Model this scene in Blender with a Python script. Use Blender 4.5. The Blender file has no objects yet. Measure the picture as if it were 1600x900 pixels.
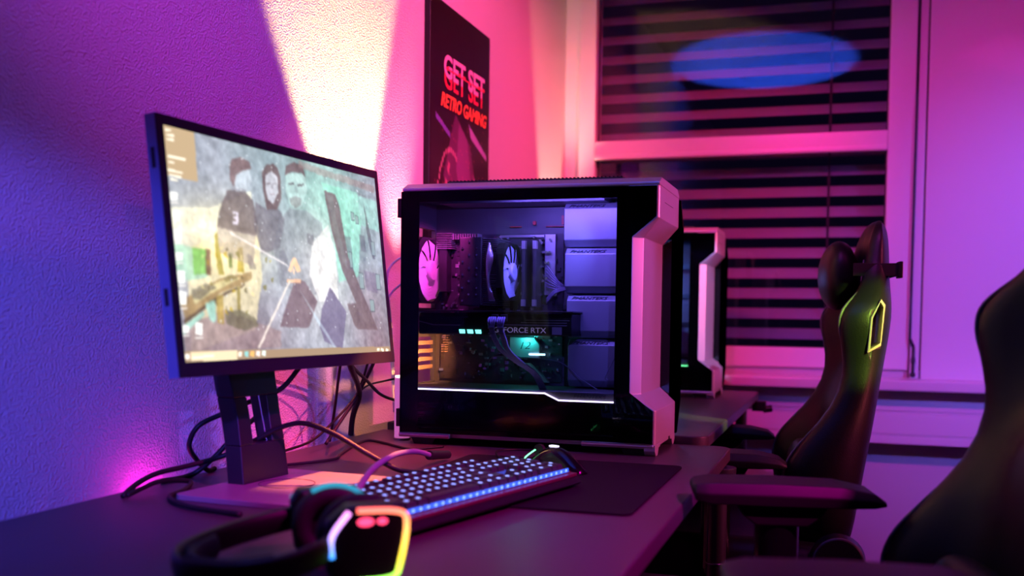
import bpy, bmesh, math, random
import numpy as np
from mathutils import Vector, Matrix
random.seed(7)
S = bpy.context.scene
C = S.collection
PI = math.pi
R = math.radians

# ---------------- camera ----------------
cd = bpy.data.cameras.new('camera'); cam = bpy.data.objects.new('camera', cd); C.objects.link(cam)
S.camera = cam
yaw, dn, rho = R(17.75), 0.0443, 0.01275
fw = Vector((-math.sin(yaw)*math.cos(dn), math.cos(yaw)*math.cos(dn), -math.sin(dn)))
r0 = Vector((math.cos(yaw), math.sin(yaw), 0)); u0 = r0.cross(fw)
rt = r0*math.cos(rho) + u0*math.sin(rho); up = rt.cross(fw)
cam.matrix_world = Matrix(((rt.x, up.x, -fw.x, 0), (rt.y, up.y, -fw.y, 0), (rt.z, up.z, -fw.z, 1.016), (0, 0, 0, 1)))
cd.sensor_width = 36; cd.lens = 36; cd.shift_y = 114/1600; cd.clip_start = .02
cd.dof.use_dof = True; cd.dof.focus_distance = 1.98; cd.dof.aperture_fstop = 3.0

# ---------------- world, exposure ----------------
w = bpy.data.worlds.new('night'); S.world = w; w.use_nodes = True
w.node_tree.nodes['Background'].inputs[0].default_value = (.10, .05, .35, 1)
w.node_tree.nodes['Background'].inputs[1].default_value = .02
S.view_settings.view_transform = 'Standard'; S.view_settings.look = 'None'
S.view_settings.exposure = 0.0; S.view_settings.gamma = 1.0
S.cycles.max_bounces = 8; S.cycles.transparent_max_bounces = 16
S.cycles.sample_clamp_indirect = 4; S.cycles.use_denoising = True

# ---------------- lamps of the room and added fills ----------------
def lamp(name, kind, loc, target, color, energy, size=.03, cone=60, blend=.3, size_y=None):
    l = bpy.data.lights.new(name, kind); o = bpy.data.objects.new(name, l); C.objects.link(o)
    o.location = loc; l.color = color; l.energy = energy
    if kind == 'SPOT':
        l.spot_size = R(cone); l.spot_blend = blend; l.shadow_soft_size = size
    elif kind == 'AREA':
        l.shape = 'RECTANGLE'; l.size = size; l.size_y = size_y or size
    else:
        l.shadow_soft_size = size
    if target is not None:
        o.rotation_euler = (Vector(target)-Vector(loc)).to_track_quat('-Z', 'Y').to_euler()
    return o
lamp('warm_uplight', 'SPOT', (-.985, 2.10, 1.02), (-1.015, 2.00, 1.7), (1, .58, .22), 300, .012, 54, .35)
lamp('peach_uplight', 'SPOT', (-.96, 2.36, 1.02), (-1.03, 2.26, 1.7), (1, .22, .22), 60, .012, 50, .9)
lamp('corner_uplight', 'SPOT', (-.98, 3.70, .95), (-1.02, 3.72, 1.8), (1, .42, .30), 150, .02, 34, .5)
lamp('pink_spot', 'SPOT', (.55, 1.9, 2.3), (-1.05, 3.05, 1.5), (1, .075, .16), 270, .02, 50, .8)
lamp('red_window_spot', 'SPOT', (.1, 2.3, 2.5), (-.72, 3.9, 1.35), (1, .02, .13), 115, 0, 56, .9)
lamp('magenta_fill', 'AREA', (.9, 1.4, 2.5), (.5, 1.6, 0), (.85, .02, .50), 6, .5)  # added overall fill from above
lamp('purple_wall_spot', 'SPOT', (1.2, -1.1, 2.0), (-1.05, 1.90, 1.75), (.52, .02, .60), 560, .05, 26, .9)
lamp('violet_window_spot', 'SPOT', (1.8, 1.4, 1.9), (.85, 3.9, 1.05), (.19, .12, 1), 250, .02, 42, .9)
lamp('magenta_wall_spot', 'SPOT', (-.30, 1.55, 2.45), (.75, 3.9, 1.0), (.80, .02, .45), 130, 0, 62, .8)
lamp('pink_side_spot', 'SPOT', (2.6, 2.1, 1.6), (-.33, 2.3, 1.0), (1, .09, .30), 430, .02, 26, .6)
lamp('blue_spot', 'SPOT', (.1, -1.3, 1.7), (-1.05, 1.17, .90), (.11, .075, 1), 430, .03, 15, .6)
lamp('blue_violet_spot', 'SPOT', (.9, .5, 1.25), (-1.05, 1.75, .84), (.16, .09, 1), 70, .02, 16, .5)
lamp('second_tower_pink_fill', 'SPOT', (2.4, 3.1, 1.4), (-.36, 3.34, 1.0), (1, .12, .26), 190, .02, 18, .7)  # added to brighten the second tower's pink front
lamp('second_tower_violet_fill', 'SPOT', (.75, .9, 1.9), (-.38, 3.24, 1.05), (.42, .38, 1), 520, .01, 9, .6)  # added to bring out the second tower's pale violet chamfer
lamp('tower_violet_fill', 'SPOT', (.35, -.3, 1.75), (-.365, 1.94, 1.02), (.16, .14, 1), 230, .01, 9, .7)  # added to tint the first tower's front chamfer violet
lamp('blue_ceiling_uplight', 'SPOT', (-.5, .3, 1.5), (-.5, 1.08, 2.6), (.03, .10, 1), 3300, .02, 45, .15)
lamp('green_accent', 'SPOT', (.80, 1.45, 1.50), (.07, 2.29, 1.01), (.60, 1, .10), 300, .012, 12, .6)
lamp('desk_pink_fill', 'SPOT', (-.55, 1.5, 2.3), (-.85, 1.74, .75), (1, .06, .10), 340, .01, 20, .9)  # added; stands in for the pink wall's reflection on the desk
lamp('chair_red_fill', 'SPOT', (1.3, 2.0, 1.15), (.085, 2.33, .93), (1, .20, .07), 45, .01, 16, .7)  # added for the orange-red edge on the far chair
lamp('desk_magenta_fill', 'SPOT', (1.1, .5, 2.4), (-.38, 1.35, .75), (.80, .0, .46), 560, .03, 26, .8)  # added to colour the front of the desk magenta
lamp('under_desk_glow', 'AREA', (-1.02, 1.36, .70), (-1.04, 1.36, .8), (1, .01, .6), 1.0, .03, size_y=.30)

# ---------------- materials ----------------
def N(nt, t, **k):
    n = nt.nodes.new(t)
    for a, b in k.items(): setattr(n, a, b)
    return n
def mat(name, col, rough=.5, metal=0, spec=.5, bump=0, bscale=200, vary=0, emis=None, es=0, coat=0, alpha=1):
    m = bpy.data.materials.new(name); m.use_nodes = True; nt = m.node_tree; b = nt.nodes['Principled BSDF']
    b.inputs['Base Color'].default_value = (*col, 1); b.inputs['Roughness'].default_value = rough
    b.inputs['Metallic'].default_value = metal; b.inputs['Specular IOR Level'].default_value = spec
    b.inputs['Coat Weight'].default_value = coat
    if emis: b.inputs['Emission Color'].default_value = (*emis, 1); b.inputs['Emission Strength'].default_value = es
    tc = N(nt, 'ShaderNodeTexCoord')
    no = N(nt, 'ShaderNodeTexNoise'); no.inputs['Scale'].default_value = bscale; no.inputs['Detail'].default_value = 3
    nt.links.new(tc.outputs['Object'], no.inputs['Vector'])
    if bump:
        bp = N(nt, 'ShaderNodeBump'); bp.inputs['Strength'].default_value = 1; bp.inputs['Distance'].default_value = bump
        nt.links.new(no.outputs['Fac'], bp.inputs['Height']); nt.links.new(bp.outputs['Normal'], b.inputs['Normal'])
    mp = N(nt, 'ShaderNodeMapRange'); v = max(vary, .04)
    mp.inputs['To Min'].default_value = max(0, rough-v); mp.inputs['To Max'].default_value = min(1, rough+v)
    nt.links.new(no.outputs['Fac'], mp.inputs['Value']); nt.links.new(mp.outputs['Result'], b.inputs['Roughness'])
    return m
def glow(name, col, st):
    m = bpy.data.materials.new(name); m.use_nodes = True; nt = m.node_tree; nt.nodes.clear()
    e = N(nt, 'ShaderNodeEmission'); o = N(nt, 'ShaderNodeOutputMaterial')
    e.inputs[0].default_value = (*col, 1); e.inputs[1].default_value = st; nt.links.new(e.outputs[0], o.inputs[0]); return m
def glass(name, tint, refl=1.0):
    m = bpy.data.materials.new(name); m.use_nodes = True; nt = m.node_tree; nt.nodes.clear()
    t = N(nt, 'ShaderNodeBsdfTransparent'); t.inputs[0].default_value = (*tint, 1)
    g = N(nt, 'ShaderNodeBsdfGlossy'); g.inputs['Roughness'].default_value = .0; g.inputs['Color'].default_value = (refl, refl, refl, 1)
    f = N(nt, 'ShaderNodeFresnel'); f.inputs[0].default_value = 1.5
    x = N(nt, 'ShaderNodeMixShader'); o = N(nt, 'ShaderNodeOutputMaterial')
    nt.links.new(f.outputs[0], x.inputs[0]); nt.links.new(t.outputs[0], x.inputs[1]); nt.links.new(g.outputs[0], x.inputs[2])
    nt.links.new(x.outputs[0], o.inputs[0]); return m
def attr_mat(name, strength=None, rough=.5):
    m = bpy.data.materials.new(name); m.use_nodes = True; nt = m.node_tree; b = nt.nodes['Principled BSDF']
    a = N(nt, 'ShaderNodeAttribute'); a.attribute_name = 'paint'
    if strength:
        b.inputs['Base Color'].default_value = (.01, .01, .01, 1); b.inputs['Roughness'].default_value = .25
        nt.links.new(a.outputs['Color'], b.inputs['Emission Color']); b.inputs['Emission Strength'].default_value = strength
    else:
        nt.links.new(a.outputs['Color'], b.inputs['Base Color']); b.inputs['Roughness'].default_value = rough
    return m
def plaster():
    m = bpy.data.materials.new('rough_white_plaster'); m.use_nodes = True; nt = m.node_tree; b = nt.nodes['Principled BSDF']
    b.inputs['Base Color'].default_value = (.66, .64, .64, 1); b.inputs['Roughness'].default_value = .85
    tc = N(nt, 'ShaderNodeTexCoord')
    n1 = N(nt, 'ShaderNodeTexNoise'); n1.inputs['Scale'].default_value = 320; n1.inputs['Detail'].default_value = 4; n1.inputs['Roughness'].default_value = .6
    n2 = N(nt, 'ShaderNodeTexVoronoi'); n2.inputs['Scale'].default_value = 250
    n3 = N(nt, 'ShaderNodeTexNoise'); n3.inputs['Scale'].default_value = 6
    mx = N(nt, 'ShaderNodeMath', operation='MULTIPLY_ADD'); mx.inputs[1].default_value = .8
    bp = N(nt, 'ShaderNodeBump'); bp.inputs['Distance'].default_value = .0028; bp.inputs['Strength'].default_value = .8
    for n in (n1, n2, n3): nt.links.new(tc.outputs['Object'], n.inputs['Vector'])
    nt.links.new(n1.outputs['Fac'], mx.inputs[0]); nt.links.new(n2.outputs['Distance'], mx.inputs[2])
    mm = N(nt, 'ShaderNodeMath', operation='ADD'); nt.links.new(mx.outputs[0], mm.inputs[0]); nt.links.new(n3.outputs['Fac'], mm.inputs[1])
    nt.links.new(mm.outputs[0], bp.inputs['Height']); nt.links.new(bp.outputs['Normal'], b.inputs['Normal'])
    return m
M = dict(
    plaster=plaster(), paint=mat('white_wall_paint', (.56, .54, .56), .6, bump=.0006, bscale=60),
    pvc=mat('white_window_plastic', (.75, .74, .76), .3, coat=.2), gasket=mat('black_gasket', (.01, .01, .01), .6),
    darkpaint=mat('dark_room_paint', (.07, .065, .075), .7, bump=.0005, bscale=50), floor=mat('grey_floor', (.09, .08, .09), .35, vary=.1, bscale=8), slat=mat('grey_slat', (.36, .36, .39), .4, bscale=20),
    desk=mat('black_desk_laminate', (.045, .032, .040), .40, spec=.38, bump=.0002, bscale=500, vary=.06), deskedge=mat('desk_edge', (.04, .035, .04), .3),
    black=mat('black_plastic', (.006, .006, .007), .42, spec=.35, bscale=60), matte=mat('matte_black', (.015, .015, .017), .7),
    gloss=mat('gloss_black', (.003, .003, .004), .15, spec=.25), metal=mat('black_steel', (.05, .05, .055), .35, .6, bscale=30),
    chrome=mat('brushed_steel', (.6, .6, .62), .25, 1), silver=mat('silver_aluminium', (.55, .55, .58), .38, .85, bump=.00005, bscale=900),
    case=mat('titanium_case_panels', (.42, .42, .45), .36, .35, bscale=300), chassis=mat('case_interior_steel', (.10, .10, .115), .45, .2),
    cover=mat('cable_cover_steel', (.24, .24, .30), .42, .3, bscale=200), engraved=mat('dark_lettering', (.015, .015, .03), .5),
    pcb=mat('circuit_board', (.035, .03, .045), .35, vary=.2, bscale=90), chip=mat('chips', (.03, .03, .035), .3), solder=mat('metal_contacts', (.7, .7, .72), .25, 1),
    fanblade=mat('milky_fan_blades', (.65, .65, .68), .3), leather=mat('black_leatherette', (.004, .004, .005), .42, spec=.22, bump=.0004, bscale=350),
    stitch=mat('grey_piping', (.05, .05, .06), .5), seatcloth=mat('seat_cushion', (.03, .03, .035), .8),
    bezel=mat('pale_bezel', (.30, .24, .22), .4), matcloth=mat('mousepad_cloth', (.006, .006, .009), .9, spec=.1, bump=.0003, bscale=900),
    keycap=mat('black_keycap', (.02, .02, .022), .45), aluface=mat('red_brown_keyboard_plate', (.12, .04, .05), .35, .4),
    rubber=mat('black_rubber', (.006, .006, .007), .55, spec=.35), braid=mat('violet_braided_sleeve', (.34, .30, .60), .5, bump=.0006, bscale=1200),
    greybraid=mat('grey_braided_cable', (.16, .14, .22), .6, bump=.0005, bscale=900), white=mat('white_plastic', (.8, .78, .8), .4), lampbody=mat('glowing_lamp_body', (.8, .75, .8), .4, emis=(.75, .16, .5), es=.55),
    foam=mat('headset_foam', (.008, .008, .010), .75), cyan=glow('cyan_led', (.15, 1, .85), 5), whiteled=glow('white_violet_led', (.75, .6, 1), 6),
    greenled=glow('green_led', (.15, 1, .35), 4), keyled=glow('blue_key_glow', (.05, .12, 1), 1.5), keydot=glow('blue_key_diodes', (.16, .26, 1), 3), legend=glow('pale_key_legend', (.26, .32, 1), 2.4),
    tealled=glow('teal_led', (.02, .45, .6), 1.2), warmtop=glow('warm_lamp_top', (1, .6, .45), 4), bluespill=glow('icy_led', (.35, .75, 1), 6),
    pinkmouse=glow('mouse_led', (.75, .6, 1), 4), tint=glass('smoked_side_glass', (.74, .74, .78), .15), pane=glass('window_glass', (.9, .9, .92)),
    red=mat('red_glint_tone', (.5, .03, .03), .4), orange=mat('orange_lit_metal', (.75, .55, .42), .35, .6), gputext=mat('pale_lettering', (.65, .62, .7), .4, emis=(.5, .4, .8), es=.35),
    yellow=mat('pale_disc', (.7, .62, .3), .5),
)

# ---------------- mesh helpers ----------------
def wloc(o):
    v = Vector((0, 0, 0))
    while o: v += o.location; o = o.parent
    return v
class MB:
    def __init__(s, M4=None): s.v = []; s.f = []; s.mi = []; s.M = M4
    def add(s, vs, fs, m=0):
        b = len(s.v)
        for p in vs: p = Vector(p); s.v.append(s.M @ p if s.M else p)
        for f in fs: s.f.append([b+i for i in f]); s.mi.append(m)
        return s
    def box(s, a, b, m=0):
        x0, y0, z0 = a; x1, y1, z1 = b
        return s.add([(x0,y0,z0),(x1,y0,z0),(x1,y1,z0),(x0,y1,z0),(x0,y0,z1),(x1,y0,z1),(x1,y1,z1),(x0,y1,z1)],
                     [(0,3,2,1),(4,5,6,7),(0,1,5,4),(1,2,6,5),(2,3,7,6),(3,0,4,7)], m)
    def loft(s, rings, m=0, cap=True, closed=False):
        n = len(rings[0]); vs = [p for r in rings for p in r]; fs = []
        k = len(rings)
        for i in range(k if closed else k-1):
            for j in range(n):
                a, b = i*n+j, i*n+(j+1) % n; c, d = ((i+1) % k)*n+(j+1) % n, ((i+1) % k)*n+j
                fs.append((a, b, c, d))
        if cap and not closed: fs += [tuple(range(n))[::-1], tuple((k-1)*n+j for j in range(n))]
        return s.add(vs, fs, m)
    def prism(s, poly, ax, a0, a1, m=0):     # poly in the two other axes, order x<y<z
        def P(p, t): q = list(p); q.insert(ax, t); return tuple(q)
        return s.loft([[P(p, a0) for p in poly], [P(p, a1) for p in poly]], m)
    def cyl(s, p0, p1, r0, r1=None, n=20, m=0):
        r1 = r0 if r1 is None else r1; p0, p1 = Vector(p0), Vector(p1)
        d = (p1-p0).normalized(); a = d.orthogonal().normalized(); b = d.cross(a)
        return s.loft([[p0+(a*math.cos(t)+b*math.sin(t))*r0 for t in [2*PI*i/n for i in range(n)]],
                       [p1+(a*math.cos(t)+b*math.sin(t))*r1 for t in [2*PI*i/n for i in range(n)]]], m)
    def tube(s, pts, r, n=8, m=0, closed=False, sm=6, flat=None):
        P = smooth_path(pts, sm, closed) if sm else [Vector(p) for p in pts]
        rings = []; a = None; k = len(P)
        for i in range(k):
            if closed: d = (P[(i+1) % k]-P[i-1]).normalized()
            else: d = (P[min(i+1, k-1)]-P[max(i-1, 0)]).normalized()
            if a is None: a = d.orthogonal().normalized() if flat is None else Vector(flat)
            a = (a-d*a.dot(d)).normalized(); b = d.cross(a)
            rr = r if not isinstance(r, tuple) else r
            ra, rb = (rr, rr) if not isinstance(rr, tuple) else rr
            rings.append([P[i]+a*math.cos(t)*ra+b*math.sin(t)*rb for t in [2*PI*j/n for j in range(n)]])
        return s.loft(rings, m, closed=closed)
    def torus(s, c, nrm, Rr, r, n=40, k=10, m=0, sx=1, sy=1):
        nrm = Vector(nrm).normalized(); a = nrm.orthogonal().normalized() if abs(nrm.z) > .9 else Vector((0, 0, 1)); b = nrm.cross(a)
        return s.tube([Vector(c)+a*math.cos(t)*Rr*sy+b*math.sin(t)*Rr*sx for t in [2*PI*i/n for i in range(n)]], r, k, m, True, 0)
    def ball(s, c, r, n=16, k=10, m=0):
        if not isinstance(r, tuple): r = (r, r, r)
        rings = []
        for i in range(k+1):
            t = PI*i/k; q = max(math.sin(t), .001)
            rings.append([(c[0]+r[0]*q*math.cos(2*PI*j/n), c[1]+r[1]*q*math.sin(2*PI*j/n), c[2]-r[2]*math.cos(t)) for j in range(n)])
        return s.loft(rings, m)
    def lathe(s, prof, c, ax=2, n=28, m=0):
        rings = []
        for r, h in prof:
            ring = []
            for j in range(n):
                t = 2*PI*j/n; q = [max(r, .0002)*math.cos(t), max(r, .0002)*math.sin(t)]
                q.insert(ax, h); ring.append(tuple(q[i]+c[i] for i in range(3)))
            rings.append(ring)
        return s.loft(rings, m)
    def build(s, name, mats, parent=None, bevel=0, smooth=False, sub=0, seg=2):
        if not isinstance(mats, (list, tuple)): mats = [mats]
        if parent is not None: off = wloc(parent)
        elif s.v:
            xs = [p.x for p in s.v]; ys = [p.y for p in s.v]; off = Vector(((min(xs)+max(xs))/2, (min(ys)+max(ys))/2, min(p.z for p in s.v)))
        me = bpy.data.meshes.new(name); me.from_pydata([tuple(p-off) for p in s.v], [], s.f)
        for k in mats: me.materials.append(k)
        me.polygons.foreach_set('material_index', s.mi)
        bm = bmesh.new(); bm.from_mesh(me); bmesh.ops.recalc_face_normals(bm, faces=bm.faces); bm.to_mesh(me); bm.free()
        o = bpy.data.objects.new(name, me); C.objects.link(o)
        if parent is not None: o.parent = parent
        else: o.location = off
        if smooth: me.polygons.foreach_set('use_smooth', [True]*len(me.polygons))
        if bevel:
            b = o.modifiers.new('edge', 'BEVEL'); b.width = bevel; b.segments = seg; b.limit_method = 'ANGLE'; b.angle_limit = R(35)
            me.polygons.foreach_set('use_smooth', [True]*len(me.polygons))
            wn = o.modifiers.new('wn', 'WEIGHTED_NORMAL'); wn.keep_sharp = False
        if sub:
            q = o.modifiers.new('sub', 'SUBSURF'); q.levels = sub; q.render_levels = sub
        return o
def smooth_path(pts, n, closed=False):
    P = [Vector(p) for p in pts]; out = []; k = len(P)
    for i in range(k if closed else k-1):
        if closed: a, b, c, d = P[i-1], P[i], P[(i+1) % k], P[(i+2) % k]
        else: a, b, c, d = P[max(i-1, 0)], P[i], P[i+1], P[min(i+2, k-1)]
        for j in range(n):
            t = j/n
            out.append(.5*((2*b)+(c-a)*t+(2*a-5*b+4*c-d)*t*t+(3*b-a-3*c+d)*t**3))
    if not closed: out.append(P[-1])
    return out
def root(name, label, cat, loc=(0, 0, 0), group=None, kind=None):
    o = bpy.data.objects.new(name, None); C.objects.link(o); o.location = loc; o.empty_display_size = .05
    return tag(o, label, cat, group, kind)
def tag(o, label=None, cat=None, group=None, kind=None):
    for k, v in (('label', label), ('category', cat), ('group', group), ('kind', kind)):
        if v: o[k] = v
    return o
def struct(o): o['kind'] = 'structure'; return o
def kids(o): return [c for c in bpy.data.objects if c.parent == o]
def copy_tree(o, parent=None):
    c = o.copy(); C.objects.link(c); c.parent = parent
    for k in kids(o): copy_tree(k, c)
    return c
def text(name, body, size, loc, right, upv, m, parent, ext=.0004, shear=0, sx=1, bold=0, font_align='CENTER'):
    cu = bpy.data.curves.new(name, 'FONT'); cu.body = body; cu.size = size; cu.extrude = ext; cu.align_x = font_align; cu.align_y = 'CENTER'; cu.shear = shear; cu.offset = bold
    t = bpy.data.objects.new('tmp', cu); C.objects.link(t); bpy.context.view_layer.update()
    me = bpy.data.meshes.new_from_object(t.evaluated_get(bpy.context.evaluated_depsgraph_get())); bpy.data.objects.remove(t)
    rv = Vector(right).normalized(); uv = Vector(upv).normalized(); nv = rv.cross(uv)
    off = wloc(parent) if parent else Vector()
    mx = Matrix(((rv.x*sx, uv.x, nv.x, loc[0]-off.x), (rv.y*sx, uv.y, nv.y, loc[1]-off.y), (rv.z*sx, uv.z, nv.z, loc[2]-off.z), (0, 0, 0, 1)))
    me.transform(mx); me.materials.clear(); me.materials.append(m); me.name = name
    o = bpy.data.objects.new(name, me); C.objects.link(o)
    if parent: o.parent = parent
    return o
def painted_grid(name, W, H, img, origin, du, dv, m, parent):
    vs = []; O = Vector(origin); U = Vector(du)/W; V = Vector(dv)/H
    off = wloc(parent) if parent else Vector()
    for j in range(H+1):
        for i in range(W+1): vs.append(tuple(O+U*i+V*j-off))
    fs = [(j*(W+1)+i, j*(W+1)+i+1, (j+1)*(W+1)+i+1, (j+1)*(W+1)+i) for j in range(H) for i in range(W)]
    me = bpy.data.meshes.new(name); me.from_pydata(vs, [], fs); me.materials.append(m)
    at = me.color_attributes.new('paint', 'FLOAT_COLOR', 'POINT')
    a = np.pad(img, ((0, 1), (0, 1), (0, 0)), mode='edge') / 255.0
    a = np.where(a <= .04045, a/12.92, ((a+.055)/1.055)**2.4)
    d = np.ones((H+1, W+1, 4), np.float32); d[..., :3] = a
    at.data.foreach_set('color', d.ravel())
    o = bpy.data.objects.new(name, me); C.objects.link(o); o.parent = parent
    return o
def fill(img, poly, col, a):
    H, W, _ = img.shape; xs = np.array([p[0] for p in poly], float); ys = np.array([p[1] for p in poly], float)
    x0, x1 = max(0, int(xs.min())-1), min(W, int(xs.max())+2); y0, y1 = max(0, int(ys.min())-1), min(H, int(ys.max())+2)
    if x1 <= x0 or y1 <= y0: return
    X, Y = np.meshgrid(np.arange(x0, x1)+.5, np.arange(y0, y1)+.5); ins = np.zeros(X.shape, bool)
    for i in range(len(poly)):
        ax, ay, bx, by = xs[i-1], ys[i-1], xs[i], ys[i]
        if ay == by: continue
        ins ^= ((ay > Y) != (by > Y)) & (X < (bx-ax)*(Y-ay)/(by-ay)+ax)
    sub = img[y0:y1, x0:x1]; sub[ins] = sub[ins]*(1-a)+np.array(col)*a
def cloud(rng, H, W, oct=(4, 9, 20, 44), amp=.55):
    out = np.zeros((H, W)); a = 1
    for n in oct:
        g = rng.random((n+2, int(n*W/H)+3)); y = np.linspace(0, n, H); x = np.linspace(0, int(n*W/H), W)
        yi, xi = y.astype(int), x.astype(int); fy, fx = (y-yi)[:, None], (x-xi)[None]
        fy, fx = fy*fy*(3-2*fy), fx*fx*(3-2*fx)
        out += a*((g[yi][:, xi]*(1-fx)+g[yi][:, xi+1]*fx)*(1-fy)+(g[yi+1][:, xi]*(1-fx)+g[yi+1][:, xi+1]*fx)*fy-.5); a *= amp
    return out

# ================= THE ROOM =================
ZC = 2.6
struct(MB().box((-1.15, -1.6, 0), (-1.05, 4.1, ZC)).build('wall_left', M['plaster']))
struct(MB().box((-1.15, -1.6, -.1), (3.1, 4.1, 0)).build('floor', M['floor']))
struct(MB().box((-1.15, -1.6, ZC), (3.1, 4.1, ZC+.1)).build('ceiling', M['darkpaint']))
struct(MB().box((3.0, -1.6, 0), (3.1, 4.1, ZC)).build('wall_right', M['darkpaint']))
struct(MB().box((-1.05, -1.6, 0), (3.0, -1.5, ZC)).build('wall_rear', M['darkpaint']))
wf = MB(); wf.box((-1.05, 3.90, 0), (3.0, 4.05, .84)); wf.box((-1.05, 3.96, 2.42), (3.0, 4.1, ZC)); wf.box((1.36, 3.93, .84), (3.0, 4.05, 2.42))
struct(wf.build('wall_front', M['paint']))
# window: outer frame, sashes, transom, grooves
wn = struct(bpy.data.objects.new('window_1', None)); C.objects.link(wn); wn.location = (-.4, 3.9, .84)
f = MB()
f.box((-1.05, 3.915, .84), (-.985, 4.0, 2.42)); f.box((-.985, 3.885, .84), (-.92, 3.99, 2.42))
f.box((.143, 3.885, .84), (.232, 3.99, 2.42)); f.box((-.92, 3.885, .84), (.143, 3.99, .912)); f.box((-.92, 3.885, 2.36), (.143, 3.99, 2.42))
f.box((-.92, 3.885, 1.635), (.143, 3.99, 1.69)); f.box((-.92, 3.875, 1.618), (.143, 3.90, 1.637))
f.box((.236, 3.892, .80), (.268, 3.98, 2.42))
f.build('window_frame', M['pvc'], wn, bevel=.004)
g = MB(); g.box((.231, 3.90, .80), (.237, 3.97, 2.42)); g.box((.267, 3.90, .79), (.273, 3.97, 2.42)); g.box((.23, 3.90, .793), (.273, 3.97, .80))
for a, b in (((-.921, 3.93, .91), (-.916, 3.945, 2.36)), ((.139, 3.93, .91), (.144, 3.945, 2.36)), ((-.92, 3.93, .910), (.143, 3.945, .915)), ((-.92, 3.93, 1.688), (.143, 3.945, 1.693))): g.box(a, b)
g.build('window_gasket', M['gasket'], wn)
MB().box((-.92, 3.936, .912), (.143, 3.940, 1.62)).build('window_pane', M['pane'], wn)
MB().box((-.92, 3.936, 1.69), (.143, 3.940, 2.36)).build('window_pane', M['pane'], wn)
struct(MB().box((.273, 3.887, .79), (1.36, 3.98, 2.42)).build('trim_1', M['pvc'], bevel=.003))
struct(MB().box((-1.05, 3.72, .775), (3.0, 3.90, .812)).build('trim_2', M['pvc'], bevel=.006))
tr = MB(); tr.box((-1.05, 3.80, .70), (3.0, 3.90, .775)); tr.box((-1.05, 3.803, .692), (3.0, 3.90, .70)); tr.box((-1.05, 3.80, .618), (3.0, 3.90, .692)); tr.box((-1.05, 3.803, .611), (3.0, 3.90, .618)); tr.box((-1.05, 3.80, .585), (3.0, 3.90, .611))
struct(tr.build('trim_3', M['pvc'], bevel=.002))
# outdoor venetian blind
vb = root('venetian_blind', 'grey outdoor venetian blind with horizontal slats behind the window glass', 'blind', (-.39, 4.04, .86))
z = .885
while z < 2.42:
    s = MB(); t = R(50); pr = []
    for k in range(7):
        q = (k/6-.5); pr.append((4.035+q*.051*math.cos(t), z+q*.051*math.sin(t)+.004*(1-4*q*q)))
    pr += [(y, zz-.0015) for y, zz in pr[::-1]]
    s.prism(pr, 0, -1.0, .20); s.build('slat', M['slat'], vb); z += .0765
for x in (-.055,):
    MB().box((x-.004, 3.99, .86), (x+.004, 3.996, 2.42)).build('guide_cord', M['gasket'], vb)
# crank of the blind
cr = root('blind_crank', 'slim hanging crank rod with folded handle on the window frame', 'crank', (.234, 3.87, .81))
MB().cyl((.234, 3.872, .95), (.234, 3.872, 2.30), .004).build('rod', M['engraved'], cr, smooth=True)
k = MB(); k.cyl((.234, 3.872, .95), (.246, 3.866, .925), .006); k.cyl((.246, 3.866, .925), (.246, 3.866, .83), .0055); k.ball((.246, 3.866, .825), .010); k.ball((.246, 3.866, .875), (.008, .008, .02))
k.build('handle', M['engraved'], cr, smooth=True)
MB().box((.225, 3.868, 2.29), (.243, 3.887, 2.32)).build('bracket', M['pvc'], cr)

# ================= POSTER =================
po = root('poster', 'tall dark retro gaming poster hanging on the plaster wall above the computer', 'poster', (-1.048, 2.73, 1.17))
MB().box((-1.05, 2.495, 1.17), (-1.032, 2.967, 1.853)).build('backing_board', M['black'], po, bevel=.002)
PW, PH = 96, 140; rng = np.random.default_rng(3)
im = np.zeros((PH, PW, 3)); im[:] = (34, 12, 20); im += cloud(rng, PH, PW)[..., None]*10
fill(im, [(20, 95), (38, 58), (62, 72), (74, 96), (70, 120), (40, 118)], (105, 45, 95), .8)
fill(im, [(44, 62), (58, 70), (66, 100), (52, 112), (40, 90)], (140, 70, 130), .7)
fill(im, [(60, 60), (92, 74), (92, 77), (64, 68)], (190, 150, 210), .9)
fill(im, [(8, 62), (30, 70), (30, 73), (8, 65)], (120, 90, 190), .9)
for _ in range(16):
    x, y = rng.integers(22, 88), rng.integers(78, 130); fill(im, [(x, y), (x+3, y+1), (x+2, y+8), (x-1, y+6)], (190, 110, 130), .8)
fill(im, [(18, 139), (24, 112), (40, 102), (54, 112), (60, 139)], (225, 160, 160), .95)
fill(im, [(27, 120), (34, 114), (36, 126), (29, 130)], (60, 20, 30), .9); fill(im, [(42, 124), (49, 119), (52, 130), (45, 134)], (150, 30, 50), .9)
for i in range(26):
    a = i/25*PI*1.1+PI*.35; x, y = 30+20*math.cos(a), 112+34*math.sin(a)*-1; fill(im, [(x, y), (x+2, y), (x+2, y+3), (x, y+3)], (220, 150, 160), .7)
for _ in range(60):
    x, y = rng.integers(4, 92), rng.integers(60, 138); fill(im, [(x, y), (x+1.5, y), (x+1.5, y+1.5), (x, y+1.5)], (200, 90, 120), .7)
painted_grid('printed_artwork', PW, PH, im, (-1.0315, 2.499, 1.849), (0, .464, 0), (0, 0, -.675), attr_mat('poster_print', None, .35), po)
pl = mat('poster_pink_ink', (.85, .45, .62), .4); pr_ = mat('poster_red_ink', (.75, .04, .08), .4); pg = mat('poster_orange_ink', (1, .22, .06), .4)
ra, ua = (0, 1, 0), (0, 0, 1)
text('poster_title', 'GET SET', .084, (-1.0305, 2.752, 1.684), ra, ua, pl, po, .0003, 0, 1.06, .0022)
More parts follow.
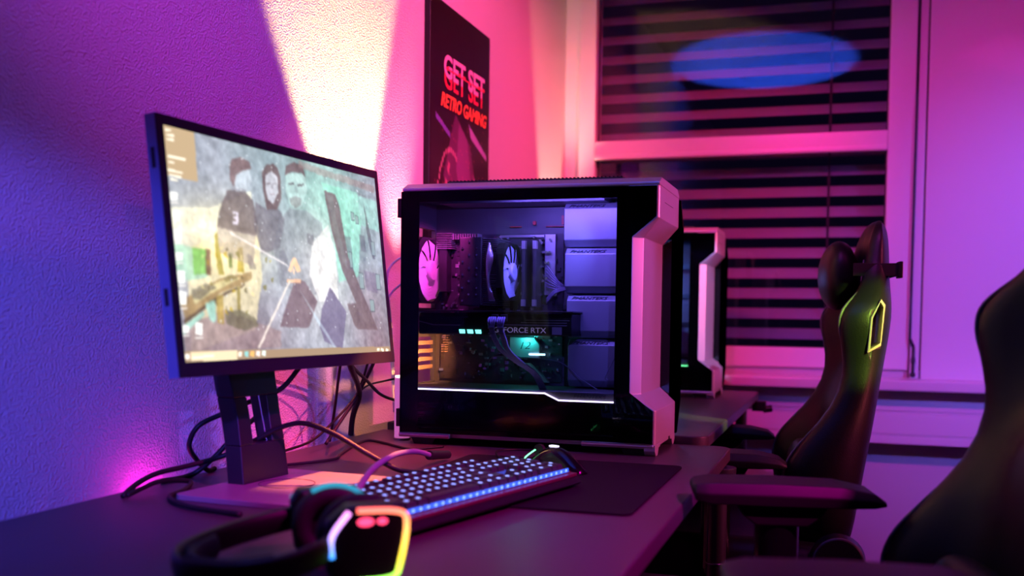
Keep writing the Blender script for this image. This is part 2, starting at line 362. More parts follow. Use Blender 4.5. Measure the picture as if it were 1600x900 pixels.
text('poster_title', 'GET SET', .084, (-1.0308, 2.754, 1.655), ra, ua, pr_, po, .0002, 0, 1.06, .0015)
MB().box((-1.0308, 2.60, 1.678), (-1.0300, 2.90, 1.682)).build('title_rule', pr_, po)
text('poster_subtitle', 'RETRO GAMING', .052, (-1.0305, 2.750, 1.592), ra, ua, pg, po, .0003, .25, .95, .0015)

# ================= DESKS =================
def desk(label, x1, y0, y1, zt, legs, clip):
    d = root('desk', label, 'desk', ((-1.0+x1)/2, (y0+y1)/2, 0), 'black desks along the plaster wall')
    pts = []; rc = .035
    for cx, cy, a0 in ((x1-rc, y0+rc, -90), (x1-rc, y1-rc, 0)):
        for i in range(7): a = R(a0+i*15); pts.append((cx+rc*math.cos(a), cy+rc*math.sin(a)))
    pts += [(-1.0, y1), (-1.0, y0)]
    MB().prism(pts, 2, zt-.026, zt).build('tabletop', M['desk'], d, bevel=.003)
    MB().box((-.96, y0+.12, zt-.07), (x1-.10, y0+.16, zt-.026)).build('crossbar', M['metal'], d)
    MB().box((-.96, y1-.16, zt-.07), (x1-.10, y1-.12, zt-.026)).build('crossbar', M['metal'], d)
    MB().box((-.62, y0+.14, zt-.065), (-.56, y1-.14, zt-.03)).build('beam', M['metal'], d)
    for x, y in legs:
        l = MB(); l.cyl((x, y, .02), (x, y, zt-.026), .019); l.cyl((x, y, zt-.05), (x, y, zt-.026), .034, .036); l.cyl((x, y, 0), (x, y, .02), .024)
        lg = l.build('leg', M['metal'], d, smooth=False, bevel=.001)
        MB().torus((x, y, .535), (0, 0, 1), .0195, .0018).build('ring', M['chrome'], lg, smooth=True)
    if clip:
        c = MB(); c.box((x1-.015, y1-.10, zt-.06), (x1+.03, y1-.06, zt-.026)); c.cyl((x1+.02, y1-.08, zt-.055), (x1+.05, y1-.075, zt-.05), .012); c.build('cable_hook', M['black'], d, bevel=.002)
    return d
desk('large black desk carrying the monitor, keyboard and the tower with the white light strip', -.208, .55, 2.155, .75, [(-.222, 2.03), (-.93, 2.03), (-.90, .66)], False)
desk('black desk in front of the blind, carrying the tower with the green light strip', -.262, 2.175, 3.62, .765, [(-.31, 3.5), (-.93, 3.5), (-.93, 2.3)], True)

# ================= COMPUTER TOWER =================
def tower():
    t = root('computer_tower', 'large glass-sided computer tower with pink lit metal front and white light strip', 'computer', (-.6, 2.05, .75))
    A = 1.932; B = 2.172
    blk = [(-.39, A), (-.334, A), (-.330, A+.004), (-.330, B-.004), (-.334, B), (-.39, B)]
    md = [(-.39, A), (-.381, A), (-.362, A+.018), (-.362, B-.007), (-.368, B-.001), (-.39, B-.001)]
    m = MB(); m.loft([[(x, y, z) for x, y in pr] for pr, z in ((blk, 1.266), (blk, 1.204), (md, 1.168), (md, .868), (blk, .838), (blk, .772))])
    fp = m.build('front_panel', M['case'], t, bevel=.0015)
    MB().box((-.3302, 1.99, 1.238), (-.3296, 2.09, 1.2388)).build('tray_seam', M['gasket'], fp)
    q = MB(); q.prism([(-.343, 1.266), (-.328, 1.262), (-.322, 1.206), (-.345, 1.178), (-.372, 1.165), (-.372, .87), (-.345, .855), (-.322, .838), (-.328, .772), (-.343, .772)], 1, B, B+.012)
    q.build('side_frame', M['gloss'], t, bevel=.001)
    m = MB(); m.prism([(A, 1.266), (A, 1.272), (A+.024, 1.283), (B-.024, 1.283), (B, 1.272), (B, 1.266)], 0, -.858, -.330)
    m.build('top_panel', M['case'], t, bevel=.002)
    m = MB(); m.prism([(1.962, 1.283), (1.966, 1.2875), (2.138, 1.2875), (2.142, 1.283)], 0, -.772, -.409)
    for i in range(46):
        x = -.768+i*.0079; m.box((x, 1.964, 1.2875), (x+.003, 2.14, 1.289))
    m.build('top_mesh', M['matte'], t)
    # shell
    m = MB(); m.box((-.862, 2.105, .772), (-.39, 2.165, 1.266)); m.build('motherboard_tray', M['chassis'], t)
    m = MB(); m.box((-.862, A+.004, 1.20), (-.852, 2.105, 1.266)); m.box((-.862, A+.004, .772), (-.852, 2.105, .87)); m.box((-.862, A+.004, .87), (-.852, 1.955, 1.2)); m.box((-.862, 2.10, .87), (-.852, 2.105, 1.2))
    m.box((-.862, 1.955, .968), (-.852, 2.10, 1.03)); m.build('rear_panel', M['chassis'], t)
    m = MB(); m.box((-.862, A+.004, 1.256), (-.39, 2.105, 1.266)); m.box((-.80, 1.99, 1.246), (-.45, 2.08, 1.256)); m.build('roof_plate', M['chassis'], t)
    MB().box((-.405, A+.004, .772), (-.39, 2.105, 1.256)).build('inner_wall', M['chassis'], t)
    m = MB(); m.prism([(A+.002, .764), (A-.002, .769), (A, .773), (B, .773), (B, .764)], 0, -.862, -.752); m.prism([(A+.002, .764), (A-.002, .769), (A, .773), (B, .773), (B, .764)], 0, -.475, -.334); m.box((-.752, A+.02, .764), (-.475, B, .773))
    m.build('base_rail', M['case'], t, bevel=.001)
    for x in (-.84, -.40):
        for y in (A+.012, B-.05):
            MB().prism([(x, .764), (x+.055, .764), (x+.048, .75), (x+.007, .75)], 1, y, y+.036).build('foot', M['black'], t, bevel=.001)
    for y in (A, B-.062):
        MB().prism([(y, .772), (y+.062, .772), (y+.056, .764), (y+.040, .764), (y+.030, .750), (y+.012, .750), (y, .760)] if y == A else [(y, .772), (y+.062, .772), (y+.062, .760), (y+.05, .750), (y+.034, .750), (y+.022, .764), (y+.006, .764)], 0, -.352, -.330).build('foot', M['case'], t, bevel=.001)
    for z0, z1 in ((1.213, 1.252), (.785, .822)):
        MB().box((-.868, A-.001, z0), (-.860, A+.014, z1)).build('hinge', M['black'], t, bevel=.001)
    # side glass with black border
    out = [(-.858, 1.2645), (-.336, 1.2645), (-.336, 1.207), (-.3815, 1.169), (-.3815, .871), (-.336, .837), (-.336, .7745), (-.858, .7745)]
    gl = MB().prism(out, 1, A-.0035, A-.0005).build('side_glass', M['tint'], t)
    m = MB(); y0, y1 = A-.0003, A+.0012
    m.box((-.858, y0, .7745), (-.820, y1, 1.2645)); m.box((-.820, y0, 1.2435), (-.412, y1, 1.2645)); m.box((-.820, y0, .7745), (-.412, y1, .784))
    m.prism([(-.412, 1.2645), (-.336, 1.2645), (-.336, 1.207), (-.3815, 1.169), (-.3815, .871), (-.336, .837), (-.336, .7745), (-.412, .7745)], 1, y0, y1)
    m.build('glass_border', M['gloss'], gl)
    # power supply shroud
    m = MB(); m.prism([(1.950, .784), (1.944, .850), (1.944, .8675), (2.105, .8675), (2.105, .784)], 0, -.852, -.405)
    sh = m.build('power_supply_shroud', M['chassis'], t, bevel=.001)
    m = MB(); m.prism([(-.845, .8625), (-.553, .8625), (-.524, .8495), (-.405, .8495), (-.405, .786), (-.845, .786)], 1, 1.9425, 1.951)
    m.build('shroud_skirt', M['gloss'], sh)
    text('shroud_lettering', 'PHANTEKS', .0105, (-.463, 1.9425, .8592), (1, 0, 0), ua, M['engraved'], sh, .0003, .3, 1.25)
    m = MB()
    for i in range(5): m.box((-.83, 1.9415, .834-i*.008), (-.775-.01*i, 1.9425, .8355-i*.008))
    m.box((-.765, 1.9410, .822), (-.735, 1.9425, .834)); m.box((-.835, 1.941, .792), (-.785, 1.9425, .8)); m.build('drive_bay', M['metal'], sh)
    text('drive_marking', 'CT', .008, (-.752, 1.9407, .828), (1, 0, 0), ua, M['cover'], sh, .0002)
    m = MB(); w_ = .0013
    pth = [(-.845, .8635), (-.553, .8635), (-.524, .8505), (-.409, .8505)]
    for a, b in zip(pth, pth[1:]): m.prism([(a[0], a[1]-w_), (b[0], b[1]-w_), (b[0], b[1]+w_), (a[0], a[1]+w_)], 1, 1.9395, 1.9426)
    m.build('light_strip', M['whiteled'], t)
    # motherboard
    mb = MB().box((-.836, 2.096, .876), (-.560, 2.0995, 1.190)).build('motherboard', M['pcb'], t)
    rnd = random.Random(4); m = MB()
    for i in range(430):
        x = rnd.uniform(-.832, -.566); z = rnd.uniform(.88, 1.186); a, b = rnd.uniform(.0008, .005), rnd.uniform(.0008, .004); h = rnd.uniform(.001, .008)
        m.box((x-a, 2.096-h, z-b), (x+a, 2.096, z+b), rnd.choice([0, 0, 0, 1, 1, 2]))
    for i in range(8): m.cyl((-.79+.007*(i % 4), 2.085, 1.06+.02*(i//4)), (-.79+.007*(i % 4), 2.096, 1.06+.02*(i//4)), .003, n=10, m=1)
    m.build('board_components', [M['chip'], M['solder'], M['cover']], mb)
    MB().box((-.832, 2.068, 1.065), (-.812, 2.096, 1.185)).build('port_shroud', M['metal'], mb, bevel=.002)
    m = MB(); m.box((-.598, 2.086, 1.06), (-.575, 2.096, 1.188)); m.box((-.60, 2.09, 1.182), (-.70, 2.096, 1.188)); m.build('board_armour', M['silver'], mb, bevel=.001)
    m = MB()
    for i, (x, z) in enumerate(((-.600, 1.150), (-.592, 1.150), (-.586, 1.150), (-.594, 1.128), (-.588, 1.128), (-.603, 1.170), (-.585, 1.176), (-.603, 1.120), (-.592, 1.095), (-.600, 1.09), (-.604, 1.06), (-.70, 1.182), (-.62, 1.182))): m.cyl((x, 2.078, z), (x, 2.096, z), .0028, n=10)
    m.build('pin_headers', M['solder'], mb)
    m = MB()
    for i in range(11): m.box((-.80+i*.0055, 2.07, 1.178), (-.7975+i*.0055, 2.096, 1.19))
    for i in range(9): m.box((-.835, 2.062, 1.19-.004*i), (-.80, 2.096, 1.1915-.004*i))
    m.build('board_heatsink', M['silver'], mb)
    m = MB(); m.prism([(-.672, .97), (-.618, .97), (-.606, .955), (-.606, .925), (-.66, .925), (-.672, .94)], 1, 2.082, 2.096); m.build('chipset_heatsink', M['silver'], mb, bevel=.001)
    text('heatsink_mark', '12', .022, (-.640, 2.0812, .952), (1, 0, 0), ua, M['engraved'], mb, .0003, .3, 1.2)
    MB().box((-.628, 2.076, .9325), (-.592, 2.080, .9365)).build('board_light', M['bluespill'], mb, bevel=.001)
    MB().prism([(-.640, .915), (-.628, .915), (-.585, .875), (-.597, .875)], 1, 2.086, 2.096).build('drive_heatsink', M['silver'], mb)
    # rear fan, cooler
    def fan(nm, x, y, z, r, glowm, par):
        f = MB(); ring = [[], [], [], []]; n = 36
        for k in range(n):
            a = 2*PI*k/n; sq = min(1/max(abs(math.cos(a)), abs(math.sin(a))), 1.22)
            for q, (rr, xx) in enumerate(((r*1.05*sq, x), (r*1.05*sq, x+.015), (r, x+.015), (r, x))): ring[q].append((xx, y+rr*math.cos(a), z+rr*math.sin(a)))
        f.loft(ring, closed=True)
        fo = f.build('fan' if par is t else 'cooler_fan', M['black'], par)
        b = MB()
        for k in range(9):
            a0 = 2*PI*k/9; rg = []
            for i in range(7):
                q = i/6; rr = r*(.3+.69*q); a = a0+.35*q
                rg.append([(x+.010, y+rr*math.cos(a), z+rr*math.sin(a)), (x+.014, y+rr*math.cos(a+.69), z+rr*math.sin(a+.69)),
                           (x+.0148, y+rr*math.cos(a+.69), z+rr*math.sin(a+.69)), (x+.0108, y+rr*math.cos(a), z+rr*math.sin(a))])
            b.loft(rg)
        b.build('fan_blades', glowm, fo) if par is t else b.build('fan_blades', glowm, fo)
        h = MB(); h.lathe([(0, x+.004), (r*.34, x+.004), (r*.34, x+.019), (r*.30, x+.022), (0, x+.0222)], (0, y, z), 0); h.build('fan_hub', glowm, fo, smooth=False, bevel=.001)
        return fo
    fan('fan', -.850, 2.032, 1.109, .066, mat('pink_fan_blades', (.7, .6, .7), .3, emis=(.8, .1, .6), es=.35), t)
    m = MB(); m.box((-.752, 1.985, 1.035), (-.704, 2.085, 1.176))
    co = m.build('processor_cooler', M['matte'], t, bevel=.002)
    m = MB()
    for i in range(10):
        z = 1.045+i*.0135; m.cyl((-.745+(i % 2)*.014, 1.9835, z), (-.745+(i % 2)*.014, 1.986, z), .0024, n=10); 
        if i % 3: m.cyl((-.714, 1.9835, z), (-.714, 1.986, z), .0018, n=10)
    m.build('cooler_screws', M['solder'], co)
    m = MB()
    for i in range(34): m.box((-.703, 1.99, 1.037+i*.0041), (-.672, 2.08, 1.0378+i*.0041))
    m.build('cooler_fins', M['silver'], co)
    m = MB()
    for i in range(4): m.tube([(-.688, 1.988+.003*i, 1.165-.004*i), (-.692+.004*i, 1.984, 1.13), (-.690, 1.984+.002*i, 1.09), (-.686+.003*i, 1.99, 1.045)], .0025, 8)
    m.build('heat_pipes', M['silver'], co, smooth=True)
    fan('fan', -.668, 2.032, 1.106, .056, mat('blue_grey_fan_blades', (.5, .55, .75), .3), co)
    for x in (-.636, -.612):
        m = MB(); m.box((x, 2.045, 1.034), (x+.007, 2.094, 1.172))
        mm = m.build('memory_module', M['matte'], t, bevel=.001)
        MB().box((x-.0005, 2.0435, 1.155), (x+.0075, 2.055, 1.172)).build('memory_clip', M['silver'], mm)
        MB().box((x-.0005, 2.0435, 1.036), (x+.0075, 2.052, 1.050)).build('memory_clip', M['silver'], mm)
    # graphics card
    gp = MB().prism([(1.966, .976), (1.962, .982), (1.962, 1.012), (1.968, 1.020), (2.09, 1.020), (2.09, .976)], 0, -.832, -.506).build('graphics_card', M['black'], t, bevel=.0015)
    MB().box((-.834, 1.958, 1.0225), (-.502, 2.092, 1.0255)).build('backplate', M['metal'], gp, bevel=.0005)
    m = MB(); m.prism([(-.83, 1.003), (-.80, .996), (-.74, .996), (-.74, .9945), (-.801, .9945), (-.831, 1.0015)], 1, 1.9605, 1.9622)
    for k, (a, b) in enumerate(((-.67, -.515), (-.61, -.515), (-.60, -.51))): m.box((a, 1.9602, .9965+k*.005), (b, 1.962, .998+k*.005))
    m.box((-.545, 1.9600, .979), (-.525, 1.962, .994)); m.build('card_trim', M['cover'], gp)
    for i in range(3): MB().prism([(-.742+i*.0175, .9865), (-.730+i*.0175, .9865), (-.729+i*.0175, .9785), (-.740+i*.0175, .9785)], 1, 1.9595, 1.9622).build('card_light', M['cyan'], gp)
    text('card_lettering', 'GEFORCE RTX', .0152, (-.613, 1.9612, .9865), (1, 0, 0), ua, M['gputext'], gp, .0004, 0, 1.12)
    for x in (-.664, -.645):
        MB().box((x-.007, 1.955, 1.004), (x+.007, 1.963, 1.018)).build('power_socket', M['matte'], gp, bevel=.001)
    for k, dx in enumerate((0, .019)):
        pc = MB()
        for s_ in range(4):
            e = (s_-1.5)*.0026
            pc.tube([(-.668+dx+e*1.6, 1.956, 1.012), (-.668+dx+e*1.8, 1.948, 1.005), (-.668+dx+e, 1.949, .990), (-.662+dx+e, 1.952, .970), (-.648+dx*.7+e, 1.956, .946), (-.618+dx*.4+e, 1.966, .922), (-.588+dx*.2+e, 1.982, .899), (-.572+dx*.2+e, 1.99, .868)], .0021, 7)
        p = pc.build('power_cable', M['braid'], t, smooth=True)
        m = MB(); m.box((-.6745+dx, 1.944, .989), (-.6605+dx, 1.953, .992)); m.box((-.6735+dx, 1.945, .978), (-.6595+dx, 1.954, .981)); m.build('cable_comb', M['cover'], p)
    pc = MB()
    for s_ in range(7):
        pc.tube([(-.594, 2.082, 1.124-.0075*s_), (-.580, 2.066, 1.112-.0062*s_), (-.562, 2.060, 1.090-.0030*s_), (-.548, 2.068, 1.077-.0012*s_), (-.534, 2.095, 1.060+.0005*s_)], .0012, 6)
    for s_ in range(4): pc.tube([(-.545, 2.066, 1.074-.001*s_), (-.566, 2.058, 1.070-.002*s_), (-.588, 2.07, 1.052-.003*s_)], .0019, 6)
    pc.build('board_cable', M['greybraid'], t, smooth=True)
    pc = MB(); pc.tube([(-.71, 2.05, .905), (-.70, 2.04, .925), (-.67, 2.03, .931), (-.60, 2.03, .928), (-.545, 2.03, .921), (-.50, 2.02, .890), (-.46, 2.0, .87)], .0011, 6)
    pc.tube([(-.415, 1.96, .94), (-.43, 1.97, .915), (-.438, 1.97, .896), (-.43, 1.97, .892)], .001, 6); pc.build('thin_wire', M['greybraid'], t, smooth=True)
    # cable covers with embossed brand
    for k, (x0, z0, z1) in enumerate(((-.548, 1.158, 1.248), (-.545, 1.063, 1.1555), (-.540, .972, 1.0605), (-.536, .871, .9695))):
        m = MB(); m.prism([(2.050, z1), (2.036, z1-.012), (2.036, z0+.014), (2.05, z0), (2.104, z0), (2.104, z1)], 0, x0+.004, -.406)
        cv = m.build('cable_cover', M['cover'], t, bevel=.002)
        text('cover_lettering', 'PHANTEKS', .0125, (x0+.050, 2.0398, z1-.0075), (1, 0, 0), (0, .76, .65), M['engraved'], cv, .0004, .35, 1.2)
    # rear slot covers and small lights
    for i in range(4): MB().box((-.858, 2.0, .951-i*.0175), (-.850, 2.085, .960-i*.0175)).build('slot_cover', M['orange'], t, bevel=.0005)  # orange light on the covers is also put into the metal's colour
    m = MB()
    for i in range(16): m.box((-.83+.004*(i//4), 2.084, .935+.005*(i % 8)), (-.827+.004*(i//4), 2.096, .937+.005*(i % 8)))
    m.build('port_pins', M['orange'], mb)
    m = MB(); m.box((-.68, 2.098, 1.205), (-.655, 2.104, 1.2065)); m.box((-.60, 2.098, 1.205), (-.56, 2.104, 1.2065)); m.box((-.628, 2.095, 1.209), (-.622, 2.102, 1.217)); m.box((-.565, 2.095, 1.209), (-.56, 2.102, 1.228)); m.build('red_glints', M['red'], t)  # red glints along the tray top, put in as small red blocks
    return t
TW = tower()
strip = [c for c in kids(TW) if c.name.startswith('light_strip')][0]
t2 = copy_tree(TW); t2.location = (-.640, 3.335, .765)
tag(t2, 'computer tower with green light strip standing on the second desk before the blind', 'computer')
for c in kids(t2):
    if c.name.startswith('light_strip'):
        c.data = c.data.copy(); c.data.materials[0] = M['greenled']
# light-emitting diodes inside the towers, plus an added orange fill
lamp('tower_violet_led', 'AREA', (-.54, 1.937, 1.2445), (-.54, 2.0, 1.12), (.22, .13, 1), 2.2, .22, size_y=.005)
lamp('tower_blue_led', 'SPOT', (-.44, 1.945, 1.235), (-.62, 2.05, 1.10), (.16, .20, 1), 4, .004, 70, .8)
lamp('tower_pink_led', 'SPOT', (-.74, 1.945, 1.24), (-.82, 2.04, 1.10), (1, .05, .62), 7, .004, 80, .8)
lamp('tower_teal_led', 'POINT', (-.64, 2.05, .965), None, (.03, .9, .75), .16, .004)
lamp('tower_orange_fill', 'SPOT', (-.775, 2.0, .935), (-.86, 2.05, .925), (1, .33, .10), 3.0, .004, 95, .6)  # added; stands in for the tube lamp's warm light through the slots
lamp('second_tower_led', 'POINT', (-.60, 3.24, 1.1), None, (.15, .3, 1), 2, .005)

# ================= WHITE CYLINDER LAMP =================
bl = root('light_tube', 'short white cylindrical table light standing behind the large tower', 'lamp', (-.882, 1.995, .75))
MB().lathe([(.016, .755), (.0165, .757), (.0165, .880), (.016, .882)], (-.882, 1.995, 0))  .build('body', M['lampbody'], bl, smooth=False, bevel=.0005)
MB().lathe([(.0, .882), (.0155, .882), (.0155, .886), (0, .8865)], (-.882, 1.995, 0)).build('light_ring', M['warmtop'], bl)
MB().lathe([(.018, .75), (.018, .754), (.015, .755)], (-.882, 1.995, 0)).build('base', M['chrome'], bl)

# ================= MONITOR =================
mo = root('monitor', 'thin-framed black monitor showing a grey and teal desktop picture, on a tilting stand', 'monitor', (-.80, 1.35, .75))
yw, tl = .0799, .1156
wd = Vector((math.sin(yw), math.cos(yw), 0)); n0 = Vector((math.cos(yw), -math.sin(yw), 0)); uv_ = Vector((0, 0, 1))*math.cos(tl)-n0*math.sin(tl); nn = wd.cross(uv_)
PM = Matrix(((wd.x, uv_.x, nn.x, -.7736), (wd.y, uv_.y, nn.y, 1.0764), (wd.z, uv_.z, nn.z, .9337), (0, 0, 0, 1)))
W_, H_ = .544, .330
m = MB(PM); m.box((0, 0, -.018), (W_, H_, -.0015)); m.box((0, 0, -.0015), (W_, .019, .0)); m.box((0, H_-.0135, -.0015), (W_, H_, 0)); m.box((0, .019, -.0015), (.012, H_-.0135, 0)); m.box((W_-.010, .019, -.0015), (W_, H_-.0135, 0))
hs = m.build('housing', mat('dark_bluish_monitor_plastic', (.012, .012, .018), .4), mo)
m = MB(PM); m.box((-.0008, .0, -.0175), (0, H_, -.0020)); m.build('blue_lit_edge', mat('blue_lit_edge_tone', (.16, .20, .30), .35), mo)  # added strip; blue light on the housing's edge put into its colour
m = MB(PM); m.loft([[(.02, .02, -.018), (W_-.02, .02, -.018), (W_-.02, H_-.02, -.018), (.02, H_-.02, -.018)], [(.09, .06, -.042), (W_-.09, .06, -.042), (W_-.09, H_-.06, -.042), (.09, H_-.06, -.042)]])
m.build('rear_cover', M['black'], mo, bevel=.003)
for v0, v1 in ((.262, .288), (.09, .112)): MB(PM).box((-.0014, v0, -.012), (-.0007, v1, -.006)).build('side_slot', M['gasket'], hs)
SHAPES=[
((250,232,170),0.75,[(20,140),(163,101),(162,170),(137,235),(14,260)]),
((255,250,215),0.8,[(-6,116),(71,130),(153,122),(156,57),(71,88),(0,94)]),
((150,200,170),0.9,[(-3,133),(59,142),(57,172),(-5,180)]),
((110,180,70),1,[(31,138),(57,139),(56,167),(30,170)]),
((110,75,50),1,[(55,138),(64,138),(61,169),(53,170)]),
((150,125,125),0.9,[(2,230),(78,210),(192,237),(189,258),(4,259)]),
((150,115,60),0.9,[(1,201),(77,172),(141,161),(141,171),(75,190),(8,227)]),
((225,215,150),0.8,[(23,194),(77,175),(120,169),(69,187),(27,203)]),
((70,50,30),1,[(4,222),(74,192),(125,176),(124,178),(74,196),(6,227)]),
((110,100,75),0.9,[(22,187),(50,179),(70,183),(36,198),(23,197)]),
((120,105,50),0.8,[(83,171),(102,166),(110,171),(88,177)]),
((150,205,185),1,[(46,203),(65,198),(63,221),(57,225),(51,222)]),
((150,205,185),1,[(2,230),(41,211),(42,217),(2,239)]),
((170,140,50),0.9,[(67,194),(80,191),(77,227),(65,226)]),
((150,130,50),0.9,[(108,181),(115,179),(111,211),(105,210)]),
((90,85,55),0.8,[(80,214),(109,209),(139,219),(145,229),(117,236),(81,227)]),
((150,130,30),0.9,[(74,120),(80,116),(83,141),(86,168),(75,168),(73,141)]),
((95,110,40),0.9,[(97,140),(106,140),(104,159),(96,159)]),
((170,140,20),0.9,[(118,133),(127,131),(126,163),(112,163)]),
((120,110,95),0.8,[(135,140),(145,141),(151,158),(137,158)]),
((95,80,80),0.95,[(107,62),(143,60),(158,69),(163,97),(158,115),(116,113),(80,110),(87,91)]),
((140,120,120),0.55,[(80,109),(158,113),(146,154),(81,141)]),
((150,150,160),0.9,[(119,53),(145,52),(146,60),(115,63)]),
((190,200,210),0.95,[(121,35),(155,31),(160,44),(149,56),(126,58),(120,49)]),
((105,75,75),0.95,[(116,31),(123,22),(140,17),(158,20),(161,29),(142,34),(128,41),(121,57),(115,49)]),
((90,65,65),0.95,[(183,31),(195,19),(210,14),(220,20),(224,33),(222,60),(209,77),(186,78),(182,54)]),
((200,200,210),1,[(190,34),(205,25),(217,32),(216,52),(202,69),(191,65),(188,50)]),
((90,70,75),0.9,[(192,42),(200,42),(200,44),(191,44)]),
((90,70,75),0.9,[(206,42),(214,41),(214,42),(205,43)]),
((120,90,95),0.8,[(197,57),(208,56),(206,57),(198,58)]),
((150,140,150),0.7,[(203,44),(205,43),(206,52),(200,52)]),
((95,85,95),0.75,[(163,71),(186,78),(215,76),(225,88),(208,127),(167,137),(155,105)]),
((120,120,130),0.6,[(213,89),(238,72),(280,71),(316,86),(314,150),(292,187),(201,178),(193,128)]),
((175,205,200),1,[(237,24),(284,19),(286,43),(271,64),(253,73),(239,65),(234,49)]),
((95,70,72),1,[(235,28),(240,14),(260,6),(281,9),(285,24),(275,18),(250,21)]),
((70,60,65),0.9,[(242,37),(255,36),(255,39),(241,39)]),
((70,60,65),0.9,[(263,36),(279,34),(279,37),(263,39)]),
((120,115,115),0.7,[(241,58),(256,53),(271,55),(265,65),(253,71),(243,66)]),
((130,150,150),0.7,[(258,38),(261,37),(263,48),(253,49)]),
((150,120,115),0.6,[(271,3),(478,13),(476,24),(270,12)]),
((140,215,190),0.8,[(324,26),(423,29),(426,78),(404,157),(347,168),(344,65)]),
((150,215,200),0.7,[(423,34),(479,36),(479,84),(426,78)]),
((245,240,235),0.7,[(286,115),(333,85),(343,130),(342,196),(291,196),(272,160)]),
((95,95,95),0.7,[(420,30),(447,31),(446,33),(419,31)]),
((90,90,100),0.7,[(417,93),(433,94),(433,119),(418,118)]),
((90,90,100),0.6,[(375,99),(392,99),(392,125),(375,122)]),
((85,80,90),0.6,[(275,103),(291,104),(289,118),(275,117)]),
((100,85,110),0.6,[(421,147),(457,150),(458,181),(424,177)]),
((70,70,75),0.8,[(439,43),(443,57),(460,128),(452,128),(441,97)]),
((105,85,88),0.95,[(330,37),(359,39),(367,54),(380,129),(402,167),(447,237),(388,236),(379,230),(364,198),(390,197),(359,149),(340,93)]),
((150,190,180),0.7,[(336,42),(353,42),(355,74),(377,148),(365,139),(347,93)]),
((110,88,95),0.95,[(236,167),(259,169),(286,196),(260,231),(253,233),(191,231),(209,204)]),
((105,95,125),0.95,[(321,175),(360,210),(339,265),(294,252),(286,232),(294,209)]),
((110,110,120),0.8,[(204,132),(218,128),(223,144),(218,161),(204,157)]),
((255,200,150),1,[(236,138),(241,138),(252,156),(242,158),(236,148),(229,158),(221,157)]),
((255,210,170),1,[(234,152),(238,155),(235,162),(232,157)]),
((255,190,140),1,[(217,168),(250,167),(249,172),(216,172)]),
((255,245,245),0.8,[(103,113),(220,148),(222,151),(105,116)]),
((255,240,225),0.9,[(222,169),(225,170),(143,258),(139,257)]),
((200,220,235),0.5,[(245,182),(287,223),(331,269),(324,269),(280,224)]),
((225,215,235),1,[(114,88),(125,88),(122,104),(112,103),(112,100),(119,100),(119,97),(114,96),(116,94),(120,94),(121,90),(114,91)]),
((190,165,130),1,[(0,0),(54,0),(53,59),(0,58)]),
((255,248,225),1,[(4,4),(14,4),(13,6),(4,7)]),
((255,248,225),1,[(6,10),(18,9),(18,12),(5,12)]),
((255,248,225),1,[(5,15),(17,14),(17,17),(5,17)]),
((255,248,225),1,[(5,34),(35,34),(34,37),(4,37)]),
((255,248,225),1,[(5,41),(14,41),(14,43),(4,43)]),
((255,248,225),1,[(2,50),(27,51),(27,53),(2,53)]),
((255,248,225),1,[(4,56),(24,56),(24,59),(3,58)]),
((255,248,225),1,[(5,60),(18,61),(17,63),(5,63)]),
((250,250,245),0.95,[(2,76),(15,76),(14,85),(0,86)]),
((245,240,235),0.8,[(-1,88),(14,87),(14,89),(-1,90)]),
((250,250,245),0.95,[(4,97),(15,97),(14,105),(3,106)]),
((245,240,235),0.8,[(1,108),(15,107),(15,109),(1,110)]),
((250,250,245),0.95,[(2,119),(15,119),(14,131),(1,131)]),
((245,240,235),0.8,[(-1,134),(14,133),(14,135),(-1,136)]),
((250,250,245),0.95,[(1,145),(14,145),(13,154),(-1,155)]),
((245,240,235),0.8,[(-2,157),(13,156),(13,158),(-2,159)]),
((250,250,245),0.95,[(0,166),(15,166),(13,180),(-1,180)]),
((245,240,235),0.8,[(-3,182),(14,182),(14,184),(-3,184)]),
((250,250,245),0.95,[(1,189),(14,190),(12,205),(-1,205)]),
((245,240,235),0.8,[(-2,208),(13,208),(12,210),(-3,210)]),
((250,250,245),0.95,[(3,228),(13,229),(12,237),(1,237)]),
((245,240,235),0.8,[(0,239),(12,239),(12,241),(0,241)]),
((250,250,245),0.95,[(25,225),(37,226),(35,240),(23,239)]),
((245,240,235),0.8,[(22,242),(36,242),(35,244),(21,244)]),
((165,140,112),1,[(-1,258),(479,263),(480,270),(0,270)]),
((240,220,180),1,[(11,259),(97,259),(96,271),(11,269)]),
((255,245,220),1,[(14,264),(53,263),(52,266),(13,267)]),
((255,245,235),1,[(1,261),(9,261),(9,267),(1,267)]),
((255,240,220),1,[(99,261),(106,261),(105,267),(98,267)]),
((150,210,205),1,[(111,261),(119,261),(118,268),(111,267)]),
((245,190,110),1,[(123,261),(131,261),(130,268),(122,267)]),
((255,235,225),1,[(135,261),(143,261),(142,268),(134,267)]),
((230,245,235),1,[(147,261),(155,261),(154,268),(146,267)]),
((255,245,220),1,[(439,265),(447,265),(446,269),(438,269)]),
((255,245,220),1,[(451,265),(459,266),(459,270),(450,269)]),
((255,245,220),1,[(466,266),(474,267),(473,271),(465,270)]),
]
SH, SW = 270, 480; rng = np.random.default_rng(11)
im = np.zeros((SH, SW, 3)); X, Y = np.meshgrid(np.arange(SW)/SW, np.arange(SH)/SH)
im[:] = (146, 152, 165); cl = cloud(rng, SH, SW); cl2 = cloud(rng, SH, SW, (14, 30, 60, 110), .7); cl3 = cloud(rng, SH, SW, (2, 3, 5), .5)
def mixin(mask, col):
    k = np.clip(mask, 0, 1)[..., None]; im[:] = im*(1-k)+np.array(col)*k
mixin(np.exp(-((X-.70)/.22)**2-((Y-.25)/.35)**2)*.75+cl3*.2, (130, 190, 172))
mixin(np.exp(-((X-.90)/.15)**2-((Y-.85)/.35)**2)*.8, (142, 122, 132))
